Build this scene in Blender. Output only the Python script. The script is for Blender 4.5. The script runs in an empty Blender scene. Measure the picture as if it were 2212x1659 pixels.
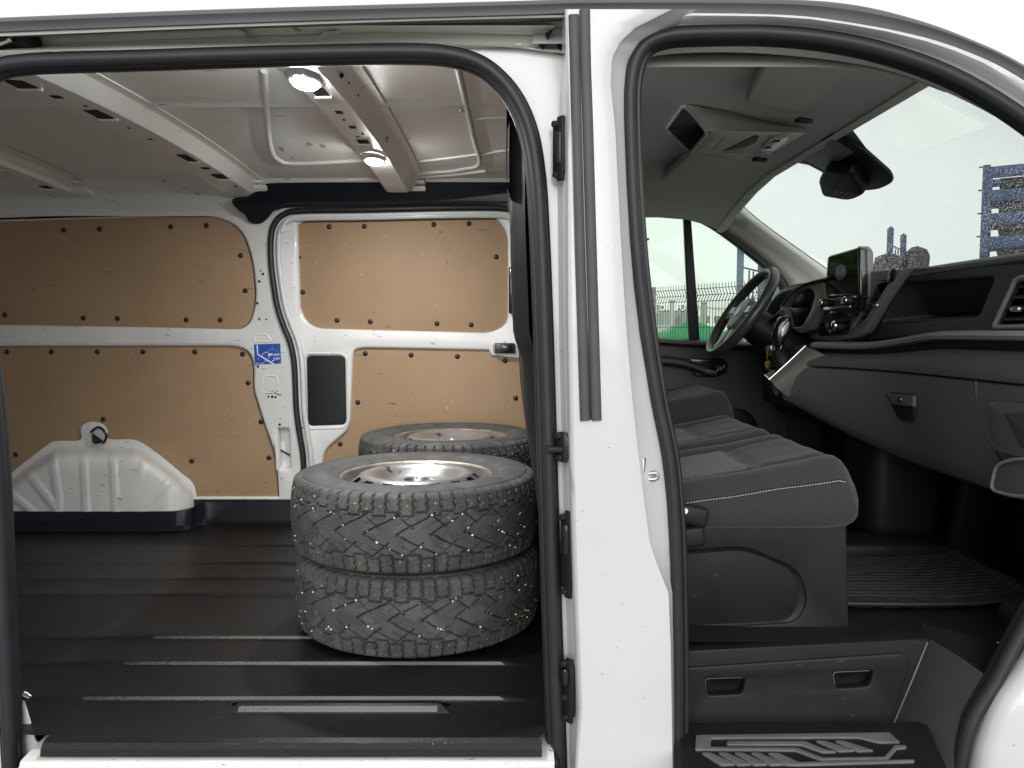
import bpy, bmesh, math, random
import numpy as np
from mathutils import Vector, Matrix
R = math.radians
random.seed(7)
# ------------------------------------------------------------------ camera, sky, sun, exposure
scene = bpy.context.scene
CAM = Vector((0.0, -1.49, 1.40))
FPX, CX, CY = 1685.0, 1106.0, 829.5           # focal length and centre in a 2212 x 1659 frame
PITCH = math.atan((CY - 715.0) / FPX)
cam_d = bpy.data.cameras.new('camera')
cam_d.sensor_width = 36.0
cam_d.lens = FPX / 2212.0 * 36.0
cam_d.clip_start = 0.02
cam_d.clip_end = 3000
cam = bpy.data.objects.new('camera', cam_d)
scene.collection.objects.link(cam)
cam.location = CAM
cam.rotation_euler = (R(90) - PITCH, 0, 0)
scene.camera = cam

SUN_EL, SUN_AZ = R(16), R(178)                # behind the camera, a little to the left
world = bpy.data.worlds.new('World')
scene.world = world
world.use_nodes = True
wn, wl = world.node_tree.nodes, world.node_tree.links
wn.clear()
w_out = wn.new('ShaderNodeOutputWorld')
w_bg = wn.new('ShaderNodeBackground')
w_bg.inputs['Strength'].default_value = 0.11
w_sky = wn.new('ShaderNodeTexSky')
w_sky.sky_type = 'NISHITA'
w_sky.sun_disc = False
w_sky.sun_elevation = SUN_EL
w_sky.sun_rotation = SUN_AZ
w_sky.dust_density = 3.0
w_hs = wn.new('ShaderNodeHueSaturation')
w_hs.inputs['Saturation'].default_value = 0.12
w_tc = wn.new('ShaderNodeTexCoord')
w_map = wn.new('ShaderNodeMapping')
w_map.inputs['Scale'].default_value = (1.0, 1.0, 2.6)
w_no = wn.new('ShaderNodeTexNoise')
w_no.inputs['Scale'].default_value = 1.7
w_no.inputs['Detail'].default_value = 5
w_ramp = wn.new('ShaderNodeValToRGB')
w_ramp.color_ramp.elements[0].position = 0.30
w_ramp.color_ramp.elements[0].color = (7.0, 7.15, 7.2, 1)
w_ramp.color_ramp.elements[1].position = 0.72
w_ramp.color_ramp.elements[1].color = (8.0, 8.1, 8.0, 1)
w_mix = wn.new('ShaderNodeMixRGB')
w_mix.inputs['Fac'].default_value = 0.8
wl.new(w_tc.outputs['Generated'], w_map.inputs['Vector'])
wl.new(w_map.outputs['Vector'], w_no.inputs['Vector'])
wl.new(w_no.outputs['Fac'], w_ramp.inputs['Fac'])
wl.new(w_sky.outputs['Color'], w_hs.inputs['Color'])
wl.new(w_hs.outputs['Color'], w_mix.inputs['Color1'])
wl.new(w_ramp.outputs['Color'], w_mix.inputs['Color2'])
wl.new(w_mix.outputs['Color'], w_bg.inputs['Color'])
wl.new(w_bg.outputs['Background'], w_out.inputs['Surface'])

sun_d = bpy.data.lights.new('sun', 'SUN')
sun_d.energy = 1.5
sun_d.angle = R(60)
sun_d.color = (1.0, 0.97, 0.93)
sun = bpy.data.objects.new('sun', sun_d)
scene.collection.objects.link(sun)
sv = Vector((math.sin(SUN_AZ) * math.cos(SUN_EL), math.cos(SUN_AZ) * math.cos(SUN_EL), math.sin(SUN_EL)))
sun.rotation_euler = sv.to_track_quat('Z', 'Y').to_euler()
sun.location = (-3, -8, 9)

scene.view_settings.view_transform = 'Standard'
scene.view_settings.look = 'None'
scene.view_settings.gamma = 1
scene.view_settings.exposure = 0.44
scene.render.engine = 'CYCLES'
scene.cycles.max_bounces = 10
scene.cycles.diffuse_bounces = 6
scene.cycles.transparent_max_bounces = 16

# ------------------------------------------------------------------ measuring: a sight line met with a real plane
def ray(u, v):
    s, c = math.sin(PITCH), math.cos(PITCH)
    a, b = (u - CX) / FPX, (CY - v) / FPX
    return Vector((a, c + b * s, -s + b * c))
def PY(u, v, Y):
    d = ray(u, v); return CAM + d * ((Y - CAM.y) / d.y)
def PX(u, v, X):
    d = ray(u, v); return CAM + d * ((X - CAM.x) / d.x)
def PZ(u, v, z):
    d = ray(u, v); return CAM + d * ((z - CAM.z) / d.z)
def lr(p, q, t): return p * (1 - t) + q * t
def LY(pts, Y): return [PY(u, v, Y) for u, v in pts]
def LX(pts, X): return [PX(u, v, X) for u, v in pts]

# ------------------------------------------------------------------ materials
def M(name, col, rough=0.5, metal=0.0, bump=0.0, bscale=300.0, var=0.0, vscale=6.0, coat=0.0,
      col2=None, rvar=0.0, spots=None, emit=None, bdist=0.002, sheen=0.0, spec=0.5):
    m = bpy.data.materials.new(name)
    m.use_nodes = True
    nt = m.node_tree; n, l = nt.nodes, nt.links
    b = n['Principled BSDF']
    b.inputs['Base Color'].default_value = (*col, 1)
    b.inputs['Roughness'].default_value = rough
    b.inputs['Metallic'].default_value = metal
    b.inputs['Coat Weight'].default_value = coat
    b.inputs['Coat Roughness'].default_value = 0.06
    b.inputs['Specular IOR Level'].default_value = spec
    if sheen:
        b.inputs['Sheen Weight'].default_value = sheen
    tc = n.new('ShaderNodeTexCoord')
    cur = None
    if var or col2:
        no = n.new('ShaderNodeTexNoise'); no.inputs['Scale'].default_value = vscale
        no.inputs['Detail'].default_value = 6; no.inputs['Roughness'].default_value = 0.62
        l.new(tc.outputs['Object'], no.inputs['Vector'])
        rp = n.new('ShaderNodeValToRGB')
        rp.color_ramp.elements[0].position = 0.32; rp.color_ramp.elements[1].position = 0.7
        c2 = col2 if col2 else tuple(c * (1 - var) for c in col)
        rp.color_ramp.elements[0].color = (*c2, 1); rp.color_ramp.elements[1].color = (*col, 1)
        l.new(no.outputs['Fac'], rp.inputs['Fac'])
        cur = rp.outputs['Color']
        if rvar:
            mr = n.new('ShaderNodeMapRange')
            mr.inputs['To Min'].default_value = rough - rvar; mr.inputs['To Max'].default_value = rough + rvar
            l.new(no.outputs['Fac'], mr.inputs['Value']); l.new(mr.outputs['Result'], b.inputs['Roughness'])
    if spots:                                   # list of (colour, noise scale, threshold, stretch)
        for sc, ss, th, st in spots:
            mp = n.new('ShaderNodeMapping'); mp.inputs['Scale'].default_value = st
            mp.inputs['Location'].default_value = (ss * 0.013, ss * 0.37, 1.7)
            l.new(tc.outputs['Object'], mp.inputs['Vector'])
            no = n.new('ShaderNodeTexNoise'); no.inputs['Scale'].default_value = ss
            no.inputs['Detail'].default_value = 4
            l.new(mp.outputs['Vector'], no.inputs['Vector'])
            rp = n.new('ShaderNodeValToRGB')
            rp.color_ramp.elements[0].position = th; rp.color_ramp.elements[1].position = min(th + 0.03, 1)
            rp.color_ramp.elements[0].color = (0, 0, 0, 1); rp.color_ramp.elements[1].color = (1, 1, 1, 1)
            l.new(no.outputs['Fac'], rp.inputs['Fac'])
            mx = n.new('ShaderNodeMixRGB')
            l.new(rp.outputs['Color'], mx.inputs['Fac'])
            if cur: l.new(cur, mx.inputs['Color1'])
            else: mx.inputs['Color1'].default_value = (*col, 1)
            mx.inputs['Color2'].default_value = (*sc, 1)
            cur = mx.outputs['Color']
    if cur: l.new(cur, b.inputs['Base Color'])
    if bump:
        no = n.new('ShaderNodeTexNoise'); no.inputs['Scale'].default_value = bscale
        no.inputs['Detail'].default_value = 3
        l.new(tc.outputs['Object'], no.inputs['Vector'])
        bp = n.new('ShaderNodeBump'); bp.inputs['Strength'].default_value = bump
        bp.inputs['Distance'].default_value = bdist
        l.new(no.outputs['Fac'], bp.inputs['Height']); l.new(bp.outputs['Normal'], b.inputs['Normal'])
    if emit:
        b.inputs['Emission Color'].default_value = (*emit[0], 1); b.inputs['Emission Strength'].default_value = emit[1]
    return m

def glass(name, tint, dirt=None):
    m = bpy.data.materials.new(name); m.use_nodes = True
    n, l = m.node_tree.nodes, m.node_tree.links
    n.clear()
    out = n.new('ShaderNodeOutputMaterial')
    tr = n.new('ShaderNodeBsdfTransparent'); tr.inputs['Color'].default_value = (*tint, 1)
    gl = n.new('ShaderNodeBsdfGlossy'); gl.inputs['Roughness'].default_value = 0.02
    lw = n.new('ShaderNodeLayerWeight'); lw.inputs['Blend'].default_value = 0.5
    pw = n.new('ShaderNodeMath'); pw.operation = 'POWER'; pw.inputs[1].default_value = 4.0
    fr = n.new('ShaderNodeMath'); fr.operation = 'MULTIPLY_ADD'; fr.inputs[1].default_value = 0.7; fr.inputs[2].default_value = 0.012
    l.new(lw.outputs['Facing'], pw.inputs[0]); l.new(pw.outputs[0], fr.inputs[0])
    mx = n.new('ShaderNodeMixShader')
    l.new(fr.outputs[0], mx.inputs['Fac']); l.new(tr.outputs['BSDF'], mx.inputs[1]); l.new(gl.outputs['BSDF'], mx.inputs[2])
    cur = mx.outputs['Shader']
    if dirt:
        tc = n.new('ShaderNodeTexCoord')
        no = n.new('ShaderNodeTexNoise'); no.inputs['Scale'].default_value = dirt[0]; no.inputs['Detail'].default_value = 2
        l.new(tc.outputs['Object'], no.inputs['Vector'])
        rp = n.new('ShaderNodeValToRGB')
        rp.color_ramp.elements[0].position = dirt[1]; rp.color_ramp.elements[1].position = dirt[1] + 0.05
        l.new(no.outputs['Fac'], rp.inputs['Fac'])
        n2 = n.new('ShaderNodeTexNoise'); n2.inputs['Scale'].default_value = 2.3; n2.inputs['Detail'].default_value = 2
        l.new(tc.outputs['Object'], n2.inputs['Vector'])
        mr = n.new('ShaderNodeMapRange'); mr.inputs['From Min'].default_value = 0.40; mr.inputs['From Max'].default_value = 0.60
        mr.inputs['To Min'].default_value = 0.4; mr.inputs['To Max'].default_value = 1.0
        l.new(n2.outputs['Fac'], mr.inputs['Value'])
        mm = n.new('ShaderNodeMath'); mm.operation = 'MULTIPLY'
        l.new(rp.outputs['Color'], mm.inputs[0]); l.new(mr.outputs['Result'], mm.inputs[1])
        df = n.new('ShaderNodeBsdfTranslucent'); df.inputs['Color'].default_value = (0.85, 0.87, 0.85, 1)
        m2 = n.new('ShaderNodeMixShader')
        l.new(mm.outputs[0], m2.inputs['Fac']); l.new(cur, m2.inputs[1]); l.new(df.outputs['BSDF'], m2.inputs[2])
        cur = m2.outputs['Shader']
    l.new(cur, out.inputs['Surface'])
    return m

DIRT = (0.10, 0.085, 0.07)
m_white = M('white_paint', (0.61, 0.63, 0.635), 0.32, coat=0.6, var=0.07, vscale=3, bump=0.12, bscale=9, bdist=0.004,
            spots=[((0.30, 0.29, 0.27), 55, 0.725, (1, 1, 1.6))])
m_wscuff = M('white_paint_scuffed', (0.74, 0.74, 0.72), 0.38, coat=0.35, var=0.12, vscale=5,
             spots=[((0.30, 0.27, 0.23), 22, 0.69, (1, 1, 2.2)), ((0.05, 0.05, 0.05), 46, 0.705, (0.5, 1, 2.4))],
             bump=0.03, bscale=250, bdist=0.0006)
m_sill = M('white_sill_paint_worn', (0.68, 0.68, 0.66), 0.45, var=0.15, vscale=12,
           spots=[((0.16, 0.14, 0.12), 40, 0.66, (0.10, 2.6, 2.2)), ((0.30, 0.26, 0.23), 90, 0.66, (0.3, 1, 1))])
m_roofp = M('white_roof_primer', (0.72, 0.71, 0.68), 0.36, coat=0.25, var=0.10, vscale=2.5,
            spots=[((0.22, 0.19, 0.16), 12, 0.69, (1, 0.25, 1)), ((0.12, 0.11, 0.10), 38, 0.70, (0.2, 1.6, 1))],
            bump=0.04, bscale=40, bdist=0.001)
m_rail = M('white_channel_paint', (0.62, 0.62, 0.58), 0.4, var=0.12, vscale=7)
m_rub = M('door_seal_rubber', (0.024, 0.025, 0.030), 0.45, spec=0.4, var=0.3, vscale=18, bump=0.05, bscale=500, bdist=0.0006)
m_strip = M('grey_rubber_strip', (0.070, 0.070, 0.075), 0.55, var=0.25, vscale=9, bump=0.05, bscale=700, bdist=0.0005)
m_drip = M('roof_trim_plastic', (0.060, 0.062, 0.070), 0.45, var=0.25, vscale=7, bump=0.04, bscale=400, bdist=0.0005)
m_blk = M('black_plastic', (0.012, 0.013, 0.015), 0.5, spec=0.28, var=0.3, vscale=12, bump=0.30, bscale=380, bdist=0.0008, rvar=0.10,
          spots=[((0.05, 0.048, 0.046), 50, 0.715, (0.5, 1, 1.5))])
m_blkg = M('gloss_black_plastic', (0.010, 0.011, 0.013), 0.16, coat=0.4)
m_navy = M('black_header_trim', (0.008, 0.010, 0.017), 0.42, spec=0.3, bump=0.05, bscale=350, bdist=0.0005, var=0.2, vscale=5)
m_floor = M('load_floor_rubber', (0.006, 0.0065, 0.008), 0.42, spec=0.36, var=0.3, vscale=4, rvar=0.12,
            spots=[((0.030, 0.030, 0.031), 70, 0.68, (0.12, 3.0, 1)), ((0.30, 0.29, 0.28), 220, 0.72, (1, 1, 1))],
            bump=0.45, bscale=170, bdist=0.0014)
m_ply = M('hardboard_lining', (0.34, 0.222, 0.125), 0.62, col2=(0.285, 0.185, 0.105), vscale=3.5,
          spots=[((0.16, 0.10, 0.065), 17, 0.715, (1.6, 1, 0.8)), ((0.06, 0.045, 0.03), 30, 0.70, (0.4, 1, 2.6)),
                 ((0.50, 0.42, 0.32), 60, 0.705, (1, 1, 1)), ((0.42, 0.28, 0.16), 500, 0.56, (1, 1, 1))],
          bump=0.15, bscale=500, bdist=0.0005)
m_slot = M('unlit_hole', (0.004, 0.004, 0.004), 0.95)
m_clip = M('black_clip', (0.012, 0.012, 0.014), 0.4)
m_alu = M('steel_wheel_silver', (0.50, 0.50, 0.50), 0.33, metal=0.85, var=0.18, vscale=14, rvar=0.08,
          spots=[((0.20, 0.12, 0.07), 22, 0.66, (1, 1, 1))])
m_lip = M('wheel_rim_rusty_lip', (0.50, 0.47, 0.42), 0.42, metal=0.7, col2=(0.26, 0.17, 0.10), vscale=20)
m_chrome = M('chrome', (0.75, 0.76, 0.78), 0.12, metal=1.0)
m_satin = M('satin_silver', (0.55, 0.56, 0.57), 0.3, metal=0.9)
m_zinc = M('zinc_steel', (0.55, 0.55, 0.54), 0.35, metal=0.9, var=0.2, vscale=60)
m_dsteel = M('dark_steel', (0.06, 0.06, 0.062), 0.35, metal=0.7, var=0.3, vscale=60)
m_head = M('headliner_fabric', (0.66, 0.66, 0.63), 0.9, bump=0.35, bscale=420, bdist=0.0010, var=0.10, vscale=120, sheen=0.2)
m_visor = M('visor_fabric', (0.60, 0.60, 0.57), 0.85, bump=0.25, bscale=1500, bdist=0.0006)
m_trim = M('grey_pillar_trim', (0.70, 0.70, 0.66), 0.62, bump=0.2, bscale=400, bdist=0.0006, var=0.06, vscale=4)
m_cons = M('overhead_console_plastic', (0.66, 0.66, 0.63), 0.55, bump=0.10, bscale=1100, bdist=0.0003)
m_dash = M('dash_soft_black', (0.046, 0.048, 0.050), 0.52, bump=0.30, bscale=420, bdist=0.0008, var=0.15, vscale=30, spec=0.4)
m_dashg = M('dash_lower_grey', (0.090, 0.088, 0.084), 0.55, bump=0.30, bscale=420, bdist=0.0008, var=0.12, vscale=30, spec=0.4,
            spots=[((0.20, 0.195, 0.19), 60, 0.72, (1, 1, 1))])
m_stack = M('dash_centre_grey', (0.19, 0.192, 0.19), 0.42, bump=0.10, bscale=1300, bdist=0.0003)
m_seat = M('seat_cloth', (0.042, 0.046, 0.046), 0.95, bump=0.55, bscale=330, bdist=0.0018, var=0.30, vscale=190, sheen=0.15, spec=0.2)
m_seat2 = M('seat_cloth_patterned', (0.16, 0.165, 0.162), 0.92, bump=0.9, bscale=200, bdist=0.004, var=0.6, vscale=150, sheen=0.15, spec=0.2)
m_thread = M('stitching', (0.55, 0.55, 0.53), 0.8)
m_step = M('step_grip_grey', (0.15, 0.15, 0.15), 0.6, var=0.25, vscale=15)
m_mat = M('rubber_mat', (0.030, 0.031, 0.033), 0.5, bump=0.2, bscale=500, bdist=0.0006)
m_lens = M('lamp_lens', (0.9, 0.9, 0.85), 0.2, emit=((0.98, 0.98, 0.98), 640.0))
m_clear = M('clear_lamp_plastic', (0.62, 0.62, 0.60), 0.15, coat=0.5)
m_blue = M('sticker_blue', (0.018, 0.075, 0.36), 0.35)
m_prnt = M('sticker_white', (0.75, 0.78, 0.82), 0.4)
m_glass = glass('side_glass', (0.90, 0.97, 0.91))
m_wind = glass('windscreen_glass', (0.80, 0.87, 0.825), (300, 0.600))
m_frit = M('glass_frit', (0.16, 0.17, 0.165), 0.5)
m_screen = M('screen_glass', (0.004, 0.005, 0.005), 0.05, coat=0.5)
m_logo = M('screen_logo', (0.17, 0.19, 0.22), 0.25, var=0.4, vscale=300)
m_mirror = M('mirror_glass', (0.8, 0.82, 0.8), 0.02, metal=1.0)
m_gold = M('brass_key_tag', (0.55, 0.36, 0.12), 0.35, metal=0.8)

# ------------------------------------------------------------------ building helpers
COL = scene.collection
def put(o, parent=None):
    COL.objects.link(o)
    if parent is not None:
        o.parent = parent
        o.matrix_parent_inverse = parent.matrix_world.inverted()
    return o
def empty(name, loc):
    o = bpy.data.objects.new(name, None); o.location = loc; o.empty_display_size = 0.1
    COL.objects.link(o)
    o.matrix_world = Matrix.Translation(loc)
    return o
def tag(o, label, cat, group=None):
    o['label'] = label; o['category'] = cat
    if group: o['group'] = group
    return o
def finish(me, mat, angle=35):
    me.materials.append(mat)
    me.polygons.foreach_set('use_smooth', [True] * len(me.polygons))
    me.set_sharp_from_angle(angle=R(angle))
    me.update()
def mesh(name, verts, faces, mat, parent=None, angle=35, fix=True):
    me = bpy.data.meshes.new(name)
    me.from_pydata([tuple(v) for v in verts], [], faces)
    if fix:
        bm = bmesh.new(); bm.from_mesh(me)
        bmesh.ops.recalc_face_normals(bm, faces=bm.faces); bm.to_mesh(me); bm.free()
    finish(me, mat, angle)
    return put(bpy.data.objects.new(name, me), parent)
def bm_obj(name, bm, mat, parent=None, angle=35):
    bmesh.ops.recalc_face_normals(bm, faces=bm.faces)
    me = bpy.data.meshes.new(name); bm.to_mesh(me); bm.free()
    finish(me, mat, angle)
    return put(bpy.data.objects.new(name, me), parent)
def loft(name, rows, mat, parent=None, closed=False, angle=35, thick=0.0):
    n = len(rows[0]); V = [p for r in rows for p in r]; F = []
    for i in range(len(rows) - 1):
        for j in range(n if closed else n - 1):
            k = (j + 1) % n
            F.append((i * n + j, i * n + k, (i + 1) * n + k, (i + 1) * n + j))
    o = mesh(name, V, F, mat, parent, angle)
    if thick:
        s = o.modifiers.new('thickness', 'SOLIDIFY'); s.thickness = thick; s.offset = 0
    return o
def add_box(bm, c, s, bev=0.0, rot=None, seg=2):
    r = bmesh.ops.create_cube(bm, size=1.0)
    vs = r['verts']
    bmesh.ops.scale(bm, vec=s, verts=vs)
    if bev > 0:
        es = list({e for v in vs for e in v.link_edges})
        rb = bmesh.ops.bevel(bm, geom=es, offset=bev, segments=seg, affect='EDGES', profile=0.5)
        vs = [v for v in bm.verts if v.is_valid and (v in rb['verts'] or v in vs)] if False else list({v for f in rb['faces'] for v in f.verts} | {v for v in vs if v.is_valid})
    mt = Matrix.Translation(Vector(c))
    if rot is not None: mt = mt @ rot.to_4x4()
    bmesh.ops.transform(bm, matrix=mt, verts=vs)
    return vs
def box(name, c, s, mat, parent=None, bev=0.004, rot=None):
    bm = bmesh.new(); add_box(bm, c, s, bev, rot)
    return bm_obj(name, bm, mat, parent, 50)
def cyl(name, p0, p1, r0, r1, mat, parent=None, n=20, cap=True):
    p0, p1 = Vector(p0), Vector(p1); t = (p1 - p0).normalized()
    a = t.orthogonal().normalized(); b = t.cross(a)
    V = []
    for p, r in ((p0, r0), (p1, r1)):
        for i in range(n):
            w = 2 * math.pi * i / n; V.append(p + (a * math.cos(w) + b * math.sin(w)) * r)
    F = [(i, (i + 1) % n, n + (i + 1) % n, n + i) for i in range(n)]
    if cap: F += [tuple(range(n)), tuple(range(n, 2 * n))]
    return mesh(name, V, F, mat, parent, 40)
def cr(pts, n=6, closed=False):
    """smooth curve through the points (works for 2D and 3D tuples)"""
    P = [np.array(p, float) for p in pts]; out = []; m = len(P)
    for i in range(m if closed else m - 1):
        p0 = P[(i - 1) % m] if closed or i > 0 else P[0]
        p1, p2 = P[i], P[(i + 1) % m]
        p3 = P[(i + 2) % m] if closed or i + 2 < m else P[-1]
        for k in range(n):
            t = k / n
            out.append(0.5 * ((2 * p1) + (p2 - p0) * t + (2 * p0 - 5 * p1 + 4 * p2 - p3) * t * t + (3 * p1 - p0 - 3 * p2 + p3) * t ** 3))
    if not closed: out.append(P[-1])
    return [tuple(o) for o in out]
def fil(pts, r, seg=5):
    """round the corners of a closed outline; r one number or one per corner"""
    m = len(pts); out = []
    for i in range(m):
        rr = r[i] if isinstance(r, (list, tuple)) else r
        p = np.array(pts[i], float); a = np.array(pts[i - 1], float) - p; b = np.array(pts[(i + 1) % m], float) - p
        la, lb = np.linalg.norm(a), np.linalg.norm(b)
        q = min(rr, la * 0.48, lb * 0.48)
        if q < 1e-6: out.append(tuple(p)); continue
        s, e = p + a / la * q, p + b / lb * q
        for k in range(seg + 1):
            t = k / seg
            out.append(tuple((1 - t) ** 2 * s + 2 * t * (1 - t) * p + t * t * e))
    return out
def plate(name, outer, mat, parent=None, holes=(), nrm=(0, -1, 0), thick=0.01, bevel=0.0, angle=40):
    """solid sheet with holes; the outline lies on its front face, nrm points to the front"""
    e3 = Vector(nrm).normalized()
    up = Vector((0, 0, 1)) if abs(e3.z) < 0.9 else Vector((0, 1, 0))
    e1 = up.cross(e3).normalized(); e2 = e3.cross(e1)
    o = Vector(outer[0])
    cu = bpy.data.curves.new(name, 'CURVE'); cu.dimensions = '2D'; cu.fill_mode = 'BOTH'
    cu.extrude = max(thick / 2 - bevel, 0.00005)
    if bevel: cu.bevel_depth = bevel; cu.bevel_resolution = 2; cu.offset = -bevel
    for lp in [outer] + list(holes):
        sp = cu.splines.new('POLY'); sp.points.add(len(lp) - 1); sp.use_cyclic_u = True
        for i, p in enumerate(lp):
            d = Vector(p) - o; sp.points[i].co = (d.dot(e1), d.dot(e2), 0, 1)
    tmp = bpy.data.objects.new('tmp', cu); COL.objects.link(tmp)
    me = bpy.data.meshes.new_from_object(tmp)
    bpy.data.objects.remove(tmp); bpy.data.curves.remove(cu)
    mt = Matrix((( e1.x, e2.x, e3.x, o.x), (e1.y, e2.y, e3.y, o.y), (e1.z, e2.z, e3.z, o.z), (0, 0, 0, 1)))
    me.transform(Matrix.Translation(-e3 * (thick / 2)) @ mt)
    me.name = name; me.materials.clear()
    bm = bmesh.new(); bm.from_mesh(me); bmesh.ops.remove_doubles(bm, verts=bm.verts, dist=1e-6)
    bmesh.ops.recalc_face_normals(bm, faces=bm.faces); bm.to_mesh(me); bm.free()
    finish(me, mat, angle)
    return put(bpy.data.objects.new(name, me), parent)
def sweep(name, path, prof, mat, parent=None, ref=(0, 1, 0), closed=False, angle=50, cap=True, scale=None):
    P = [Vector(p) for p in path]; m = len(P); ref = Vector(ref); rows = []
    for i, p in enumerate(P):
        a = P[(i - 1) % m] if closed or i > 0 else P[0]
        b = P[(i + 1) % m] if closed or i < m - 1 else P[-1]
        t = (b - a).normalized(); s = t.cross(ref)
        s = s.normalized() if s.length > 1e-5 else t.orthogonal().normalized()
        q = s.cross(t).normalized()
        k = scale[i] if scale else 1.0
        rows.append([p + s * (x * k) + q * (y * k) for x, y in prof])
    n = len(prof); V = [v for r in rows for v in r]; F = []
    for i in range(m if closed else m - 1):
        j2 = (i + 1) % m
        for j in range(n):
            k = (j + 1) % n; F.append((i * n + j, i * n + k, j2 * n + k, j2 * n + j))
    if cap and not closed: F += [tuple(range(n)), tuple(range((m - 1) * n, m * n))]
    return mesh(name, V, F, mat, parent, angle)
def circ(r, n=12, sx=1.0, sy=1.0): return [(r * sx * math.cos(2 * math.pi * i / n), r * sy * math.sin(2 * math.pi * i / n)) for i in range(n)]
def tube(name, path, r, mat, parent=None, n=10, **k): return sweep(name, path, circ(r, n), mat, parent, **k)
def lathe(name, prof, mat, parent=None, n=64, axis=(0, 0, 1), at=(0, 0, 0), angle=35, skip=None):
    V = []; F = []; m = len(prof)
    for i in range(n):
        w = 2 * math.pi * i / n
        for r, z in prof: V.append((r * math.cos(w), r * math.sin(w), z))
    for i in range(n):
        for j in range(m - 1):
            if skip and skip(i, j): continue
            k = (i + 1) % n; F.append((i * m + j, k * m + j, k * m + j + 1, i * m + j + 1))
    q = Vector((0, 0, 1)).rotation_difference(Vector(axis)).to_matrix()
    V = [q @ Vector(v) + Vector(at) for v in V]
    return mesh(name, V, F, mat, parent, angle)
def prism(name, prof_xz, y0, y1, mat, parent=None, angle=35):
    n = len(prof_xz)
    V = [(x, y0, z) for x, z in prof_xz] + [(x, y1, z) for x, z in prof_xz]
    F = [(i, (i + 1) % n, n + (i + 1) % n, n + i) for i in range(n)] + [tuple(range(n)), tuple(range(n, 2 * n))]
    return mesh(name, V, F, mat, parent, angle)

# ================================================================== GROUND
FLOOR = 0.60
m_asph = M('concrete_paving', (0.30, 0.295, 0.28), 0.9, var=0.35, vscale=0.8, bump=0.4, bscale=90, bdist=0.004)
g = mesh('ground', [(-900, -900, 0), (900, -900, 0), (900, 900, 0), (-900, 900, 0)], [(0, 1, 2, 3)], m_asph)
g['kind'] = 'structure'

# ================================================================== VAN
van = empty('panel_van', (-0.6, 0.9, 0.0))
tag(van, 'white panel van with its side load door and passenger door open', 'van')

# ---- near side: door seals -----------------------------------------------------------
SL = cr([(40, 1800), (26, 1659), (18, 1500), (8, 1300), (-4, 1020), (-18, 850), (-40, 690), (-68, 500), (-88, 350), (-88, 262), (-58, 186), (0, 147), (55, 137),
         (120, 133), (300, 128), (520, 121), (720, 116), (870, 114), (960, 118), (1030, 136), (1080, 172), (1118, 222), (1145, 290),
         (1160, 380), (1168, 500), (1176, 700), (1185, 1000), (1194, 1300), (1203, 1560), (1206, 1659), (1208, 1800)], 5)
CB = cr([(1461, 1800), (1463, 1500), (1461, 1300), (1457, 1150), (1445, 1000), (1418, 864), (1395, 720), (1376, 560), (1365, 400),
         (1360, 250), (1362, 180), (1374, 128), (1398, 96), (1440, 80), (1500, 75), (1650, 74), (1790, 87), (1917, 115), (2041, 159),
         (2155, 221), (2270, 305), (2400, 430), (2470, 600), (2480, 850), (2400, 1100), (2290, 1230), (2212, 1351), (2148, 1472),
         (2097, 1558), (2070, 1659), (2050, 1800)], 5)
def inset(path, k, closed=False):
    """shift a pixel path sideways by k pixels (positive = to the right of travel)"""
    out = []
    m = len(path)
    for i in range(m):
        a, b = np.array(path[max(i - 1, 0)]), np.array(path[min(i + 1, m - 1)])
        t = (b - a) / (np.linalg.norm(b - a) + 1e-9)
        out.append((path[i][0] - t[1] * k, path[i][1] + t[0] * k))
    return out
for nm, pth in (('load_door_seal', SL), ('cab_door_seal', CB)):
    s = sweep(nm, LY(pth, 0.012), circ(0.0140, 12, 1.0, 1.25), m_rub, van)
    sweep('seal_lip', LY(inset(pth, 17), 0.028), circ(0.0075, 10, 1.0, 1.8), m_rub, s)
    sweep('seal_clip_strip', LY(inset(pth, -15), 0.020), circ(0.0045, 8, 1.0, 2.0), m_blk, s)

# ---- near side: inner door frame (white sheet with the load opening cut in it) ----------
hole = LY(SL, 0.030)
plate('load_door_frame', LY([(-1600, 112), (0, 118), (300, 110), (870, 100), (1150, 103), (1216, 118), (1232, 160), (1238, 500), (1246, 1000), (1254, 1800), (-1600, 1800)], 0.030),
      m_white, van, thick=0.012, bevel=0.003, holes=[LY(SL[1:-1], 0.030)])
# near side load wall behind the frame, rear of the opening, hidden from here but closing the body
box('rear_side_wall', (-1.66, 0.06, 1.30), (1.16, 0.03, 1.42), m_white, van, 0.004)

# ---- roof edge: trim, slide channel --------------------------------------------------
TR_lo = cr([(-700, 96), (0, 68), (350, 55), (700, 43), (1106, 32), (1296, 27), (1669, 30), (1834, 47), (2000, 80), (2124, 124), (2212, 172), (2400, 300), (2700, 560)], 6)
TR_hi = cr([(-700, 66), (0, 38), (350, 24), (700, 13), (1106, 2), (1296, -3), (1669, -2), (1834, 9), (1965, 38), (2083, 79), (2212, 140), (2400, 262), (2700, 520)], 6)
lo, hi = LY(TR_lo, -0.012), LY(TR_hi, 0.004)
md = [(a + b) / 2 + Vector((0, -0.012, 0)) for a, b in zip(lo, hi)]
bk = [b + Vector((0, 0.03, 0.002)) for b in hi]
bl = [a + Vector((0, 0.03, 0)) for a in lo]
loft('roof_edge_trim', [bl, lo, [a * 0.75 + c * 0.25 + Vector((0, -0.004, 0)) for a, c in zip(lo, hi)], md, [a * 0.2 + c * 0.8 + Vector((0, -0.006, 0)) for a, c in zip(lo, hi)], hi, bk], m_drip, van, angle=60)
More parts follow.
